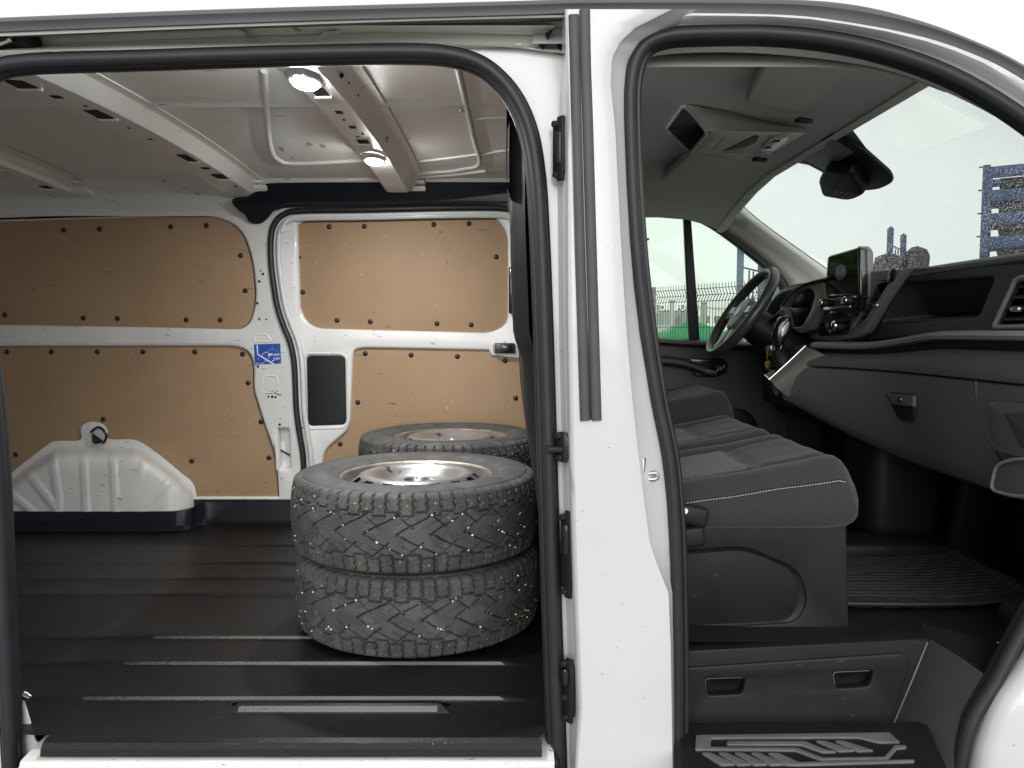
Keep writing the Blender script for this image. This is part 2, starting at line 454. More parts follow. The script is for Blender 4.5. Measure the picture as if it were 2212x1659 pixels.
tube('trim_bead', [h + Vector((0, -0.004, -0.006)) for h in hi], 0.0022, m_strip, van.children[-1] if False else bpy.data.objects['roof_edge_trim'], n=6)
# channel above the load door, a deep trough that narrows to the front
us = [-900, -300, 0, 250, 500, 800, 1000, 1120, 1222]
def row(vs, Y): return [PY(u, v, y) for u, v, y in zip(us, vs, Y if isinstance(Y, list) else [Y] * len(us))]
lip_t = row([94, 82, 69, 60, 52, 43, 37, 34, 32], -0.006)
lip_b = row([104, 92, 78, 68, 58, 48, 42, 39, 37], -0.004)
in_t = row([108, 95, 81, 71, 61, 51, 46, 43, 40], 0.05)
in_m = row([116, 104, 90, 80, 70, 60, 62, 66, 68], 0.085)
in_b = row([128, 116, 101, 93, 90, 89, 94, 98, 102], 0.075)
sh_i = row([131, 119, 106, 101, 98, 96, 101, 108, 112], 0.045)
sh_o = row([139, 126, 112, 108, 103, 98, 98, 102, 116], 0.016)
ch = loft('slide_rail_channel', [lip_t, lip_b, in_t, in_m, in_b, sh_i, sh_o], m_rail, van, angle=30)
dk = row([112, 99, 83, 73, 63, 52, 52, 53, 55], 0.078)
loft('rail_track', [[p + Vector((0, -0.004, 0.006)) for p in in_m], [p + Vector((0, -0.012, -0.002)) for p in in_m], [p + Vector((0, -0.006, -0.010)) for p in in_m]], m_rail, ch)
cyl('drain_plug', PY(320, 96 - 0, 0.079), PY(320, 96, 0.075), 0.006, 0.005, m_rail, ch, 14)
plate('slot_cap', fil(LY([(1112, 91), (1128, 92), (1128, 99), (1112, 98)], 0.068), 0.003), m_rail, ch, thick=0.003, bevel=0.001)
# roller carriage of the load door at the rear end of the channel
bm = bmesh.new()
add_box(bm, PY(20, 84, 0.045), (0.09, 0.03, 0.022), 0.006, Matrix.Rotation(R(8), 3, 'Y'))
add_box(bm, PY(-30, 95, 0.03), (0.10, 0.05, 0.02), 0.006, Matrix.Rotation(R(-14), 3, 'Y'))
add_box(bm, PY(58, 88, 0.055), (0.045, 0.035, 0.030), 0.009)
bm_obj('door_roller_carriage', bm, m_blk, van)
box('carriage_spring_clip', PY(8, 90, 0.022), (0.032, 0.012, 0.008), m_chrome, bpy.data.objects['door_roller_carriage'], 0.003, Matrix.Rotation(R(-20), 3, 'Y'))

# ---- B pillar ------------------------------------------------------------------------
vv = [20, 28, 36, 44, 52, 60, 68, 76, 84, 92, 100, 110, 120, 132, 146, 162, 180, 220, 280, 400, 520, 620, 720, 864, 981, 1085, 1169, 1215, 1281, 1400, 1530, 1659, 1800]
def interp(xs, ys): return [float(np.interp(v, xs, ys)) for v in vv]
jl = interp([20, 120, 300, 700, 1000, 1300, 1800], [1214, 1214, 1200, 1204, 1211, 1219, 1233])         # foot of the jamb
je = interp([20, 120, 300, 700, 1000, 1370, 1440, 1600, 1650, 1800], [1221, 1222, 1228, 1231, 1236, 1246, 1252, 1254, 1243, 1243])  # edge of outer face
fl = interp([20, 60, 90, 125, 180, 280, 500, 700, 864, 981, 1085, 1169, 1215, 1281, 1400, 1800],
            [1452, 1372, 1340, 1322, 1319, 1329, 1340, 1352, 1366, 1379, 1392, 1403, 1418, 1444, 1449, 1455])  # fold to cab opening
so = interp([20, 60, 90, 137, 250, 450, 600, 720, 864, 942, 1010, 1124, 1280, 1500, 1800],
            [1560, 1450, 1392, 1358, 1352, 1360, 1371, 1386, 1411, 1425, 1440, 1451, 1455, 1458, 1458])
def col(us_, Y): return [PY(u, v, Y) for u, v in zip(us_, vv)]
def mixl(a, b, t): return [x * (1 - t) + y * t for x, y in zip(a, b)]
OUT = -0.045
rows = [col(jl, 0.034), col(mixl(jl, je, 0.42), 0.020), col(mixl(jl, je, 0.48), 0.006), col(mixl(jl, je, 0.9), -0.034), col(je, -0.040), col([x + 5 for x in je], OUT),
        col(mixl(je, fl, 0.3), OUT - 0.004), col(mixl(je, fl, 0.6), OUT - 0.005), col(mixl(je, fl, 0.9), OUT - 0.001), col(fl, OUT + 0.003),
        col(mixl(fl, so, 0.16), OUT + 0.016), col(mixl(fl, so, 0.55), -0.012), col(so, 0.014)]
pil = loft('door_pillar', rows, m_white, van, angle=28)
# two rubber strips down the pillar
def vstrip(pts, w, Y, nm):
    path = [PY(u, v, Y) for u, v in cr(pts, 6)]
    hw = w / 2
    prof = [(-hw, 0.0), (-hw, -0.004), (-hw * 0.75, -0.0075), (0, -0.0085), (hw * 0.75, -0.0075), (hw, -0.004), (hw, 0.0)]
    return sweep(nm, path, prof, m_strip, pil, ref=(0, 1, 0))
vstrip([(1239, 34), (1242, 150), (1245, 275), (1251, 500), (1257, 700), (1263.5, 908)], 0.0185, OUT - 0.001, 'rubber_strip')
vstrip([(1262.5, 23), (1265, 150), (1269.5, 275), (1276, 500), (1282, 700), (1288, 908)], 0.0195, OUT - 0.001, 'rubber_strip')
tube('strip_gap', [PY(u, v, OUT - 0.003) for u, v in cr([(1251, 34), (1257, 275), (1269.5, 700), (1275.8, 906)], 8)], 0.002, m_blkg, pil, n=6)
# latch hardware on the jamb (plates stand on the face that looks to the rear of the van)
def jamb(name, v0, v1, u0, u1, mat, knobs=()):
    a, b = PY(u0, v0, -0.004), PY(u1, v1, -0.004)
    c = (a + b) / 2
    bm = bmesh.new()
    rot = Matrix.Rotation(R(38), 3, 'Z') @ Matrix.Rotation(math.atan2(b.x - a.x, a.z - b.z), 3, 'Y') if False else Matrix.Rotation(R(38), 3, 'Z')
    h = (a - b).length
    add_box(bm, c, (0.010, 0.034, h * 0.80), 0.004, rot)
    add_box(bm, c + Vector((0.001, -0.006, 0)), (0.007, 0.018, h), 0.003, rot)
    o = bm_obj(name, bm, mat, van, 50)
    for t, ln in knobs:
        q = a * (1 - t) + b * t
        cyl('bolt_head', q + Vector((-0.004, 0.002, 0)), q + Vector((-0.012, -0.004, 0)), 0.008, 0.006, m_dsteel, o, 12)
    return o
o = jamb('door_guide_plate', 252, 392, 1208, 1211, m_blk, [(0.12, 1), (0.9, 1)])
box('guide_roller', PY(1209, 320, -0.008), (0.012, 0.014, 0.06), m_dsteel, o, 0.003, Matrix.Rotation(R(38), 3, 'Z'))
o = jamb('contact_plate', 1102, 1290, 1223, 1229, m_blk, [(0.08, 1), (0.93, 1)])
box('contact_pad', PY(1221, 1165, -0.012), (0.010, 0.016, 0.06), m_blkg, o, 0.003, Matrix.Rotation(R(38), 3, 'Z'))
o = jamb('door_catch', 1420, 1558, 1225, 1231, m_blk, [(0.1, 1), (0.62, 1), (0.93, 1)])
box('catch_slot', PY(1221, 1462, -0.012), (0.012, 0.014, 0.03), m_blkg, o, 0.002, Matrix.Rotation(R(38), 3, 'Z'))
# load door striker
o = jamb('door_striker', 932, 998, 1214, 1218, m_dsteel, [(0.14, 1), (0.86, 1)])
cyl('striker_pin', PY(1216, 971, -0.004), PY(1186, 971, -0.016), 0.0075, 0.0065, m_dsteel, o, 16)
cyl('pin_head', PY(1186, 971, -0.016), PY(1183, 971, -0.017), 0.0085, 0.0085, m_dsteel, o, 16)
# cab door striker
o = plate('cab_door_striker', fil(LX([(1388, 992), (1394, 1000), (1398, 1060), (1393, 1072), (1388, 1030)], PY(1392, 1030, -0.03).x + 0.002), 0.004), m_zinc, van, nrm=(1, -0.6, 0), thick=0.006, bevel=0.001) if False else \
    box('cab_door_striker', PY(1392, 1030, -0.022), (0.006, 0.02, 0.075), m_zinc, van, 0.002, Matrix.Rotation(R(-30), 3, 'Z'))
tube('striker_loop', [PY(1393, 1024, -0.02), PY(1416, 1021, -0.02), PY(1420, 1026, -0.02), PY(1420, 1033, -0.02), PY(1414, 1035, -0.02), PY(1394, 1036, -0.02)], 0.0042, m_zinc, o, n=8)

# ---- body around the cab opening ---------------------------------------------------------
hole = LY(inset(CB, 4)[1:-1], 0.022)
outer_px = [(1440, 1800), (1452, 1500), (1450, 1285), (1440, 1120), (1420, 1000), (1395, 864), (1360, 600), (1345, 400), (1338, 250), (1340, 140), (1370, 80), (1440, 45)] + \
           [(u, v - 8) for u, v in TR_lo if u > 1500] + [(2900, 900), (2900, 1800)]
plate('cab_door_frame', LY(outer_px, 0.022), m_white, van, thick=0.010, holes=[hole])
# flange between the roof trim and the cab seal: hollow curve that turns inwards
i0 = [i for i, p in enumerate(TR_lo) if p[0] > 1390]
fu = [1400, 1440, 1500, 1580, 1669, 1750, 1834, 1917, 2000, 2060, 2124, 2212, 2300, 2420]
tl = [np.interp(u, [p[0] for p in TR_lo], [p[1] for p in TR_lo]) for u in fu]
st = [np.interp(u, [1379, 1433, 1503, 1669, 1793, 1917, 2041, 2145, 2212, 2300, 2420], [91, 62, 55, 54, 64, 91, 134, 188, 234, 306, 420]) + 3 for u in fu]
loft('door_top_flange', [[PY(u, v - 4, -0.010) for u, v in zip(fu, tl)], [PY(u, v * 0.8 + s * 0.2, -0.012) for u, v, s in zip(fu, tl, st)],
                         [PY(u, v * 0.55 + s * 0.45, -0.004) for u, v, s in zip(fu, tl, st)], [PY(u, v * 0.3 + s * 0.7, 0.010) for u, v, s in zip(fu, tl, st)],
                         [PY(u, s, 0.016) for u, s in zip(fu, st)]], m_white, van, angle=60)
# lower front corner of the opening: rounded wing edge
wl_ = cr([(2300, 1330), (2212, 1452), (2163, 1519), (2135, 1590), (2117, 1659), (2095, 1800)], 6)
loft('wing_edge', [[PY(u - 26, v - 16, 0.016) for u, v in wl_], [PY(u - 14, v - 9, -0.006) for u, v in wl_], [PY(u, v, -0.022) for u, v in wl_], [PY(u + 30, v + 18, -0.038) for u, v in wl_], [PY(u + 400, v + 220, -0.06) for u, v in wl_]], m_white, van, angle=60)

# ---- sill of the load door ---------------------------------------------------------------
sx_ = (-0.95, -0.6, -0.2, 0.082)
loft('load_sill', [[(x, y, z) for x in sx_] for y, z in ((0.075, 0.578), (0.02, 0.576), (-0.026, 0.572), (-0.036, 0.570), (-0.040, 0.562), (-0.060, 0.558), (-0.066, 0.545), (-0.085, 0.535), (-0.09, 0.30))], m_sill, van, angle=20)
bm = bmesh.new(); add_box(bm, PY(1178, 1652, -0.01), (0.06, 0.03, 0.03), 0.012, Matrix.Rotation(R(-12), 3, 'Y'))
bm_obj('guide_roller_cover', bm, m_blk, van)
plate('sill_corner', LY([(36, 1488), (52, 1520), (64, 1560), (76, 1600), (96, 1618), (84, 1628), (40, 1640), (30, 1560)], 0.05), m_wscuff, van, thick=0.004)
cyl('corner_stop', PY(50, 1502, 0.05), PY(66, 1508, 0.05), 0.010, 0.006, m_blkg, van, 14)

# ---- load floor with its pressed ribs ------------------------------------------------------
def ribY(v): return PZ(500, v, FLOOR).y
ribs = [(1180, 0.006), (1218, 0.006), (1252, 0.007), (1286, 0.007), (1380, 0.008), (1436, 0.008), (1512, 0.009)]
prof = [(1.72, FLOOR + 0.10), (1.70, FLOOR + 0.012), (1.66, FLOOR)]
up = False
ys = sorted([ribY(v) for v, h in ribs], reverse=True)
lev = 0.0
for k, y in enumerate(ys):
    h = 0.0075
    prof += [(y + 0.030, FLOOR), (y + 0.020, FLOOR + h), (y + 0.003, FLOOR + h), (y - 0.001, FLOOR + h * 0.8), (y - 0.007, FLOOR + h * 0.15), (y - 0.010, FLOOR)]
prof += [(0.13, FLOOR), (0.075, FLOOR), (0.004, FLOOR + 0.001), (-0.008, FLOOR + 0.003), (-0.020, FLOOR - 0.001), (-0.028, FLOOR - 0.010), (-0.030, FLOOR - 0.024)]
xs = [-2.3, -1.12, -1.08, -1.02, -0.9, -0.7, -0.5, -0.3, -0.1, -0.02, 0.015, 0.05, 0.16]
rws = []
for x in xs:
    a = min(1.0, max(0.0, (0.04 - x) / 0.05)) * min(1.0, max(0.0, (x + 1.16) / 0.22))
    rws.append([(x if y > 0.07 else min(max(x, -0.915), 0.058), y, FLOOR + (z - FLOOR) * (a if FLOOR < z < FLOOR + 0.011 and 0.08 < y < 1.64 else 1.0)) for y, z in prof])
lf = loft('load_floor', rws, m_floor, van, angle=18)
yb = ribY(1540)
p0, p1 = PZ(508, 1548, FLOOR), PZ(945, 1536, FLOOR)
yy = (p0.y + p1.y) / 2
loft('short_floor_rib', [[(p0.x - 0.03, yy, FLOOR - 0.001), (p0.x, yy, FLOOR - 0.001), (p1.x, yy, FLOOR - 0.001), (p1.x + 0.03, yy, FLOOR - 0.001)],
                         [(p0.x - 0.024, yy + 0.004, FLOOR + 0.001), (p0.x, yy + 0.002, FLOOR + 0.002), (p1.x, yy + 0.002, FLOOR + 0.002), (p1.x + 0.024, yy + 0.004, FLOOR + 0.001)],
                         [(p0.x - 0.008, yy + 0.020, FLOOR + 0.011), (p0.x, yy + 0.018, FLOOR + 0.014), (p1.x, yy + 0.018, FLOOR + 0.014), (p1.x + 0.008, yy + 0.020, FLOOR + 0.011)],
                         [(p0.x - 0.008, yy + 0.030, FLOOR + 0.011), (p0.x, yy + 0.030, FLOOR + 0.014), (p1.x, yy + 0.030, FLOOR + 0.014), (p1.x + 0.008, yy + 0.030, FLOOR + 0.011)],
                         [(p0.x - 0.03, yy + 0.044, FLOOR - 0.001), (p0.x, yy + 0.044, FLOOR - 0.001), (p1.x, yy + 0.044, FLOOR - 0.001), (p1.x + 0.03, yy + 0.044, FLOOR - 0.001)]], m_floor, lf, angle=25)
box('floor_pan', (-1.05, 0.87, 0.50), (2.6, 1.62, 0.05), m_blk, van, 0.0)
m_ribgrey = M('rubber_pale_grey', (0.17, 0.17, 0.168), 0.6, bump=0.4, bscale=200, bdist=0.001)  # paler grey for the near rib slopes, darkening towards the rear
nt_ = m_ribgrey.node_tree; b_ = nt_.nodes['Principled BSDF']
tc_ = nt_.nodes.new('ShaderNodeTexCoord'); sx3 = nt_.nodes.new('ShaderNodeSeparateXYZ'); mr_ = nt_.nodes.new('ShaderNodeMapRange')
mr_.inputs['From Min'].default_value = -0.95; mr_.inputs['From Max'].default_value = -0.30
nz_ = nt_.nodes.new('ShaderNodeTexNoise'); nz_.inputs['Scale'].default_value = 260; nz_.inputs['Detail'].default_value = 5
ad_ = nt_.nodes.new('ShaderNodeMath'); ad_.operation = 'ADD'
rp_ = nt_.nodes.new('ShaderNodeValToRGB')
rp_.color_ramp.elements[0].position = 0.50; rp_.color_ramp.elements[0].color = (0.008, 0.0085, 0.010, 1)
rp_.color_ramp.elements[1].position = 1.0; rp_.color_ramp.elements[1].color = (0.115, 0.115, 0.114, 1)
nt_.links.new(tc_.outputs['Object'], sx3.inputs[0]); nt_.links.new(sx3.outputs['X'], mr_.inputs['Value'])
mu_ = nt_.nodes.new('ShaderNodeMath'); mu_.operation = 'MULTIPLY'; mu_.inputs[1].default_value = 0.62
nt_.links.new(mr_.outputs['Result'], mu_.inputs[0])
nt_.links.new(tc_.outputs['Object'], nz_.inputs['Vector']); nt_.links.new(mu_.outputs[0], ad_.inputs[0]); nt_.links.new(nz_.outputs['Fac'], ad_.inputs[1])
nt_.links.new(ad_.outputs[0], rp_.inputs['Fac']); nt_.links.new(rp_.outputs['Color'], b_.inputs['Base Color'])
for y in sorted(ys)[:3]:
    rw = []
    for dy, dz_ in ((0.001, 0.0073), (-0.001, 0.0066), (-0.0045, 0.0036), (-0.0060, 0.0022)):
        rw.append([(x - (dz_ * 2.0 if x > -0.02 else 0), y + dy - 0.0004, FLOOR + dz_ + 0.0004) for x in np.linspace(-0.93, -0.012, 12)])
    loft('pale_rib_edge', rw, m_ribgrey, lf, angle=60)
loft('pale_rib_edge', [[(x, yy + 0.0022, FLOOR + 0.0026) for x in np.linspace(p0.x, p1.x, 8)], [(x, yy + 0.0075, FLOOR + 0.0068) for x in np.linspace(p0.x, p1.x, 8)], [(x, yy + 0.0126, FLOOR + 0.0108) for x in np.linspace(p0.x, p1.x, 8)]], m_ribgrey, lf, angle=60)
# raised black edge of the floor along the far wall and round the wheel arch
kick = [(-700, 1105, 1.60), (0, 1105, 1.60), (340, 1105, 1.60), (385, 1104, 1.605), (412, 1098, 1.63), (432, 1088, 1.68), (470, 1084, 1.715), (640, 1085, 1.718), (1200, 1090, 1.72)]
kk = cr(kick, 5)
top = [PY(u, v, y) for u, v, y in kk]
loft('floor_kick_edge', [[p + Vector((0, 0.06, -0.004)) for p in top], top, [p + Vector((0, -0.004, -0.006)) for p in top],
                         [Vector((p.x, p.y - 0.010, FLOOR + 0.020)) for p in top], [Vector((p.x, p.y - 0.035, FLOOR + 0.004)) for p in top]], m_navy, van, angle=40)

# ---- far side wall ------------------------------------------------------------------------
WY = 1.735
A_px = fil([(-700, 502), (452, 463), (520, 490), (545, 560), (553, 650), (535, 712), (300, 706), (-700, 690)], [2, 60, 50, 60, 40, 55, 40, 2], 6)
B_px = [(-700, 748)] + cr([(470, 748), (505, 749), (530, 757), (543, 775), (547, 800), (547, 838), (556, 872), (572, 922), (588, 968), (596, 1006), (598, 1030)], 4) + [(601, 1074), (-700, 1074)]
wall_o = [(-790, 452), (600, 452), (640, 452), (644, 560), (660, 1110), (-790, 1110)]
slot_px = fil([(600, 927), (623, 927), (626, 1013), (604, 1013)], 4)
side = plate('side_wall', LY(wall_o, WY), m_wscuff, van, holes=[LY(A_px, WY), LY(B_px, WY), LY(slot_px, WY)], thick=0.05, bevel=0.014, angle=60)
box('outer_skin', (-0.25, 1.90, 1.22), (3.9 if False else 2.1, 0.02, 1.25), m_wscuff, van, 0.0) if False else None
box('body_outer_skin', (-1.05, 1.86, 1.30), (2.5, 0.02, 1.44), m_white, van, 0.0)
def lining(name, px, clips, Y, parent, dy=0.016):
    o = plate(name, LY(px, Y + dy), m_ply, parent, thick=0.006, bevel=0.0008)
    for i, (u, v) in enumerate(clips):
        c = PY(u, v, Y + dy)
        lathe('clip', [(0.0, -0.006), (0.005, -0.0055), (0.0088, -0.0035), (0.0108, 0.0), (0.0108, 0.003)], m_clip, o, 14, axis=(0, 1, 0), at=c, angle=60)
    return o
lining('lining_panel', A_px, [(138, 497), (215, 495), (369, 490), (446, 487), (520, 552), (530, 628), (10, 680), (180, 687), (254, 688), (402, 691), (476, 691), (-90, 684), (-60, 500)], WY, van)
lining('lining_panel', B_px, [(15, 760), (111, 760), (210, 760), (309, 760), (421, 760), (524, 765), (536, 827), (564, 911), (581, 989), (414, 996), (34, 982), (223, 906), (-90, 760)], WY, van)
# pressings, holes and marks on the pillar between the panels
def ridge(px, r, parent, Y=WY, mat=m_wscuff, closed=True):
    P = LY(px, Y - 0.0005); return sweep('pressed_ridge', P, circ(r, 8, 1.0, 0.5), mat, parent, closed=closed, cap=not closed)
ridge(fil([(548, 722), (576, 722), (586, 738), (550, 738)], 5), 0.004, side)
ridge(cr([(566, 830), (570, 815), (590, 812), (598, 818), (596, 845), (570, 848)], 4), 0.004, side, closed=False)
for u, v, r in [(557, 792, 3), (578, 848, 3.2), (585, 848, 3.4), (590, 845, 2), (594, 849, 2.4), (598, 845, 2), (580, 857, 2.6), (588, 857, 3.2), (595, 858, 2.8), (600, 852, 2.2), (605, 853, 2),
                (604, 917, 3), (560, 608, 3.2), (568, 592, 3), (556, 655, 3), (560, 690, 2.6), (575, 690, 2.2), (563, 585, 2)]:
    c = PY(u, v, WY); lathe('panel_hole', [(0.0, -0.0008), (r * 0.0017, -0.0008), (r * 0.0019, 0.0005)], m_slot, side, 10, axis=(0, 1, 0), at=c)
for u in (450, 515, 585): box('spot_weld_tab', PY(u, 1079, WY - 0.002), (0.018, 0.004, 0.010), m_wscuff, side, 0.002)
# bracket seen inside the slot
plate('slot_backing', LY([(590, 915), (635, 915), (638, 1025), (592, 1025)], WY + 0.045), m_wscuff, side, thick=0.004)
tube('cable', [PY(600, 968, WY + 0.03), PY(612, 976, WY + 0.028), PY(628, 984, WY + 0.03)], 0.004, m_blk, side, n=8)
# sticker with its picture and figures
st_px = [(548.5, 744), (605.5, 742), (607, 785), (550.5, 788)]
stk = plate('load_sticker', LY(st_px, WY - 0.0012), m_blue, van, thick=0.0012)
def sbar(a, b, w, nm='printed_line'):
    p, q = PY(*a, WY - 0.0018), PY(*b, WY - 0.0018); t = (q - p).normalized(); s = t.cross(Vector((0, 1, 0))) * w / 2
    return mesh(nm, [p - s, p + s, q + s, q - s], [(0, 1, 2, 3)], m_prnt, stk)
sbar((555.5, 745), (556.5, 766), 0.0048); sbar((556.3, 765), (592, 787), 0.0052)
sbar((566, 767), (572, 761), 0.002); sbar((572, 761), (578, 762), 0.002); sbar((579, 774), (583, 767), 0.002)
sbar((590, 781), (594, 774), 0.002); sbar((587, 779), (592, 779), 0.002); sbar((571, 780), (576, 780), 0.002); sbar((558, 773), (559, 776), 0.0022)
sbar((570, 763), (588, 753), 0.0006); sbar((588, 745), (588, 754), 0.0006); sbar((588, 753), (602, 761), 0.0006)
def text(name, s, p, size, mat, parent, rot=(R(90), 0, 0), extrude=0.0004, bold=0.0, align='LEFT'):
    cu = bpy.data.curves.new(name, 'FONT'); cu.body = s; cu.size = size; cu.extrude = extrude; cu.offset = bold; cu.align_x = align
    tmp = bpy.data.objects.new('tmp', cu); COL.objects.link(tmp)
    me = bpy.data.meshes.new_from_object(tmp); bpy.data.objects.remove(tmp)
    me.materials.clear(); me.materials.append(mat)
    from mathutils import Euler
    me.transform(Matrix.Translation(Vector(p)) @ Euler(rot).to_matrix().to_4x4())
    return put(bpy.data.objects.new(name, me), parent)
text('printed_text', '800 daN', PY(579, 768, WY - 0.002), 0.0135, m_prnt, stk, bold=0.0003)
text('printed_text', '1 kN', PY(590, 776.5, WY - 0.002), 0.013, m_prnt, stk, bold=0.0003)
text('printed_text', 'GK2T-17B448', PY(551.5, 786, WY - 0.002), 0.006, m_prnt, stk)

# ---- cant rail: hollow curve between wall and roof -----------------------------------------
cxs = [-2.25, -1.6, -1.2, -0.9, -0.6, -0.3, 0.0, 0.06]
cr_a = [(1.56, 1.992), (1.585, 1.976), (1.63, 1.958), (1.68, 1.93), (1.715, 1.895), (1.728, 1.878), (1.732, 1.868)]
cr_b = [(1.56, 1.992), (1.585, 1.978), (1.63, 1.965), (1.67, 1.95), (1.70, 1.94), (1.735, 1.932), (1.742, 1.930)]
cxs = [-2.25, -1.6, -1.2, -1.06, -0.92, -0.6, -0.3, 0.0, 0.06]
loft('cant_rail', [[(x, a[0], a[1]) if x < -1.0 else (x, b[0], b[1]) for x in cxs] for a, b in zip(cr_a, cr_b)], m_wscuff, van, angle=60)

# ---- far load door: frame, lining, seal ---------------------------------------------------------
DY = 1.742
C_px = fil([(624, 474), (1064, 461), (1097, 500), (1097, 700), (1060, 719), (665, 709), (638, 640)], [58, 30, 60, 45, 30, 58, 90], 7)
D_px = cr([(762, 772), (766, 758), (778, 753), (800, 752)], 3) + [(1056, 756), (1060, 768), (1140, 775), (1150, 1100), (690, 1100), (697, 995)] + cr([(699, 985), (706, 970), (722, 955), (742, 938), (752, 925), (757, 905)], 3)
V_px = fil([(661, 769), (744, 770), (747, 918), (664, 921)], 12, 5)
door_o = [(574, 466), (610, 446), (1150, 440), (1180, 1110), (640, 1110), (620, 800), (600, 700), (580, 600)]
sd = plate('sliding_door', LY(door_o, DY), m_wscuff, van, holes=[LY(C_px, DY), LY(D_px, DY), LY(V_px, DY)], thick=0.045, bevel=0.012, angle=60)
lining('door_lining_panel', C_px, [(711, 490), (787, 489), (937, 485), (1013, 483), (645, 556), (1072, 555), (654, 631), (728, 692), (800, 695), (944, 699), (1018, 702)], DY, sd)
lining('door_lining_panel', D_px, [(789, 764), (888, 767), (988, 770), (1091, 779), (773, 869), (1114, 860), (735, 959)], DY, sd)
plate('vent_cover', LY(V_px, DY + 0.012), m_blk, sd, thick=0.006, bevel=0.001)
ridge(inset(V_px + [V_px[0]], -6), 0.004, sd, DY)
box('door_lock_box', PY(1112, 628, DY - 0.03), (0.05, 0.05, 0.19), m_blkg, sd, 0.008)
box('door_striker_plate', PY(1090, 752, DY - 0.012), (0.085, 0.02, 0.042), m_dsteel, sd, 0.004)
box('striker_opening', PY(1094, 752, DY - 0.024), (0.045, 0.006, 0.028), m_blkg, sd, 0.003)
tube('door_stop', [PY(1068, 745, DY - 0.014), PY(1068, 760, DY - 0.014)], 0.006, m_satin, sd, n=8)
sp = cr([(1180, 470), (1120, 458), (1080, 449), (960, 449), (780, 453), (650, 455), (612, 464), (592, 486), (585, 520), (586, 570), (592, 620), (600, 665), (613, 705), (627, 740),
         (635, 780), (638, 830), (640, 880), (646, 930), (654, 980), (657, 1030), (660, 1110)], 5)
fs = sweep('far_door_seal', LY(sp, DY - 0.010), circ(0.0125, 10, 1.0, 1.1), m_rub, van)
fl_px = inset(sp, -17)
sweep('door_frame_flange', LY(fl_px, WY - 0.004), circ(0.011, 10, 1.0, 0.8), m_white, van)
sweep('door_frame_step', LY([(u, v - 12) for u, v in inset(sp[:40], -24)], WY - 0.010), circ(0.008, 8, 1.0, 0.8), m_wscuff, van)

# ---- black header trim over the far door -----------------------------------------------------
hd = cr([(503, 446), (500, 436), (512, 432), (532, 430), (546, 418), (560, 405), (585, 396), (640, 393), (760, 390), (900, 387), (1020, 383), (1150, 374)], 4) + \
     cr([(1150, 414), (1060, 424), (940, 436), (780, 441), (650, 441), (612, 447), (592, 458), (578, 474), (566, 484), (550, 486), (536, 480), (528, 466), (516, 458)], 4)
h_p, h_n = Vector((0, 1.575, 1.990)), Vector((0, -0.72, -0.69)).normalized()
def on_header(u, v):
    d = ray(u, v); return CAM + d * ((h_p - CAM).dot(h_n) / d.dot(h_n))
plate('header_trim', [on_header(u, v) for u, v in hd], m_navy, van, nrm=h_n, thick=0.024, bevel=0.010, angle=60)

# ---- wheel arch: pressed steel hump with ribs --------------------------------------------------
def arch():
    ot = [(-120, 1110), (-60, 1060), (20, 1026), (45, 1004), (95, 966), (118, 953), (172, 951), (173, 930), (180, 917), (200, 911), (222, 917), (232, 932), (234, 949), (280, 949), (306, 957), (345, 984), (386, 1018), (414, 1042), (422, 1060), (425, 1080), (426, 1130)]
    pu = [-120, -60, 20, 60, 110, 120, 150, 240, 290, 310, 345, 386, 414, 426]
    pv = [1100, 1075, 1040, 1006, 972, 966, 963, 963, 964, 970, 994, 1026, 1052, 1085]
    V = []; F = []; NU, NV = 150, 60
    lines = [((112, 985), (126, 1075), 0), ((126, 1075), (126, 1110), 0), ((50, 1008), (126, 1105), 0), ((15, 1060), (75, 1110), 0), ((180, 985), (186, 1110), 0), ((243, 985), (250, 1110), 0), ((250, 1095), (300, 1030), 1), ((310, 1000), (300, 1030), 1), ((300, 1108), (385, 1020), 1)]
    for i in range(NU + 1):
        u = -120 + (546) * i / NU
        vt = float(np.interp(u, pu, pv))
        for j in range(NV + 1):
            v = vt + (1128 - vt) * (j / NV) ** 1.0
            if 1128 - vt < 1: v = vt
            dv = v - vt
            side_ = min(1.0, max(0.0, (426 - u) / 70.0))
            p = 0.125 * (1 - math.exp(-(dv / 15.0) ** 1.3)) * (math.sin(side_ * math.pi / 2) ** 0.7) + 0.0004 * dv * 0.3
            rb0 = 0.0
            for a, b, kind in lines:
                ax, ay = a; bx, by = b
                L2 = (bx - ax) ** 2 + (by - ay) ** 2
                t = max(0, min(1, ((u - ax) * (bx - ax) + (v - ay) * (by - ay)) / L2))
                dd = math.hypot(u - ax - t * (bx - ax), v - ay - t * (by - ay))
                rb0 = max(rb0, 0.0055 * min(1.0, max(0, (9.5 - dd) / 3.5)))
            p += rb0
            V.append(PY(u, v, WY + 0.012 - p))
    for i in range(NU):
        for j in range(NV):
            a = i * (NV + 1) + j; F.append((a, a + 1, a + NV + 2, a + NV + 1))
    o = mesh('wheel_arch', V, F, m_wscuff, van, 50)
    fl_o = cr(ot[2:-1], 3)
    plate('arch_flange', LY(fl_o + [(426, 1110), (20, 1110)], WY + 0.006), m_wscuff, o, thick=0.008, bevel=0.003, angle=60)
    return o
wa = arch()
ring = cr([(200, 930), (212, 923), (224, 930), (230, 942), (226, 954), (222, 957)], 4)
tube('tie_ring', LY([(197, 934)] + ring, WY - 0.012), 0.0055, m_blkg, van, n=10)
plate('ring_anchor', fil(LY([(198, 936), (222, 954), (214, 958), (204, 960), (198, 955)], WY - 0.016), 0.006), m_blkg, bpy.data.objects['tie_ring'], thick=0.014, bevel=0.004)

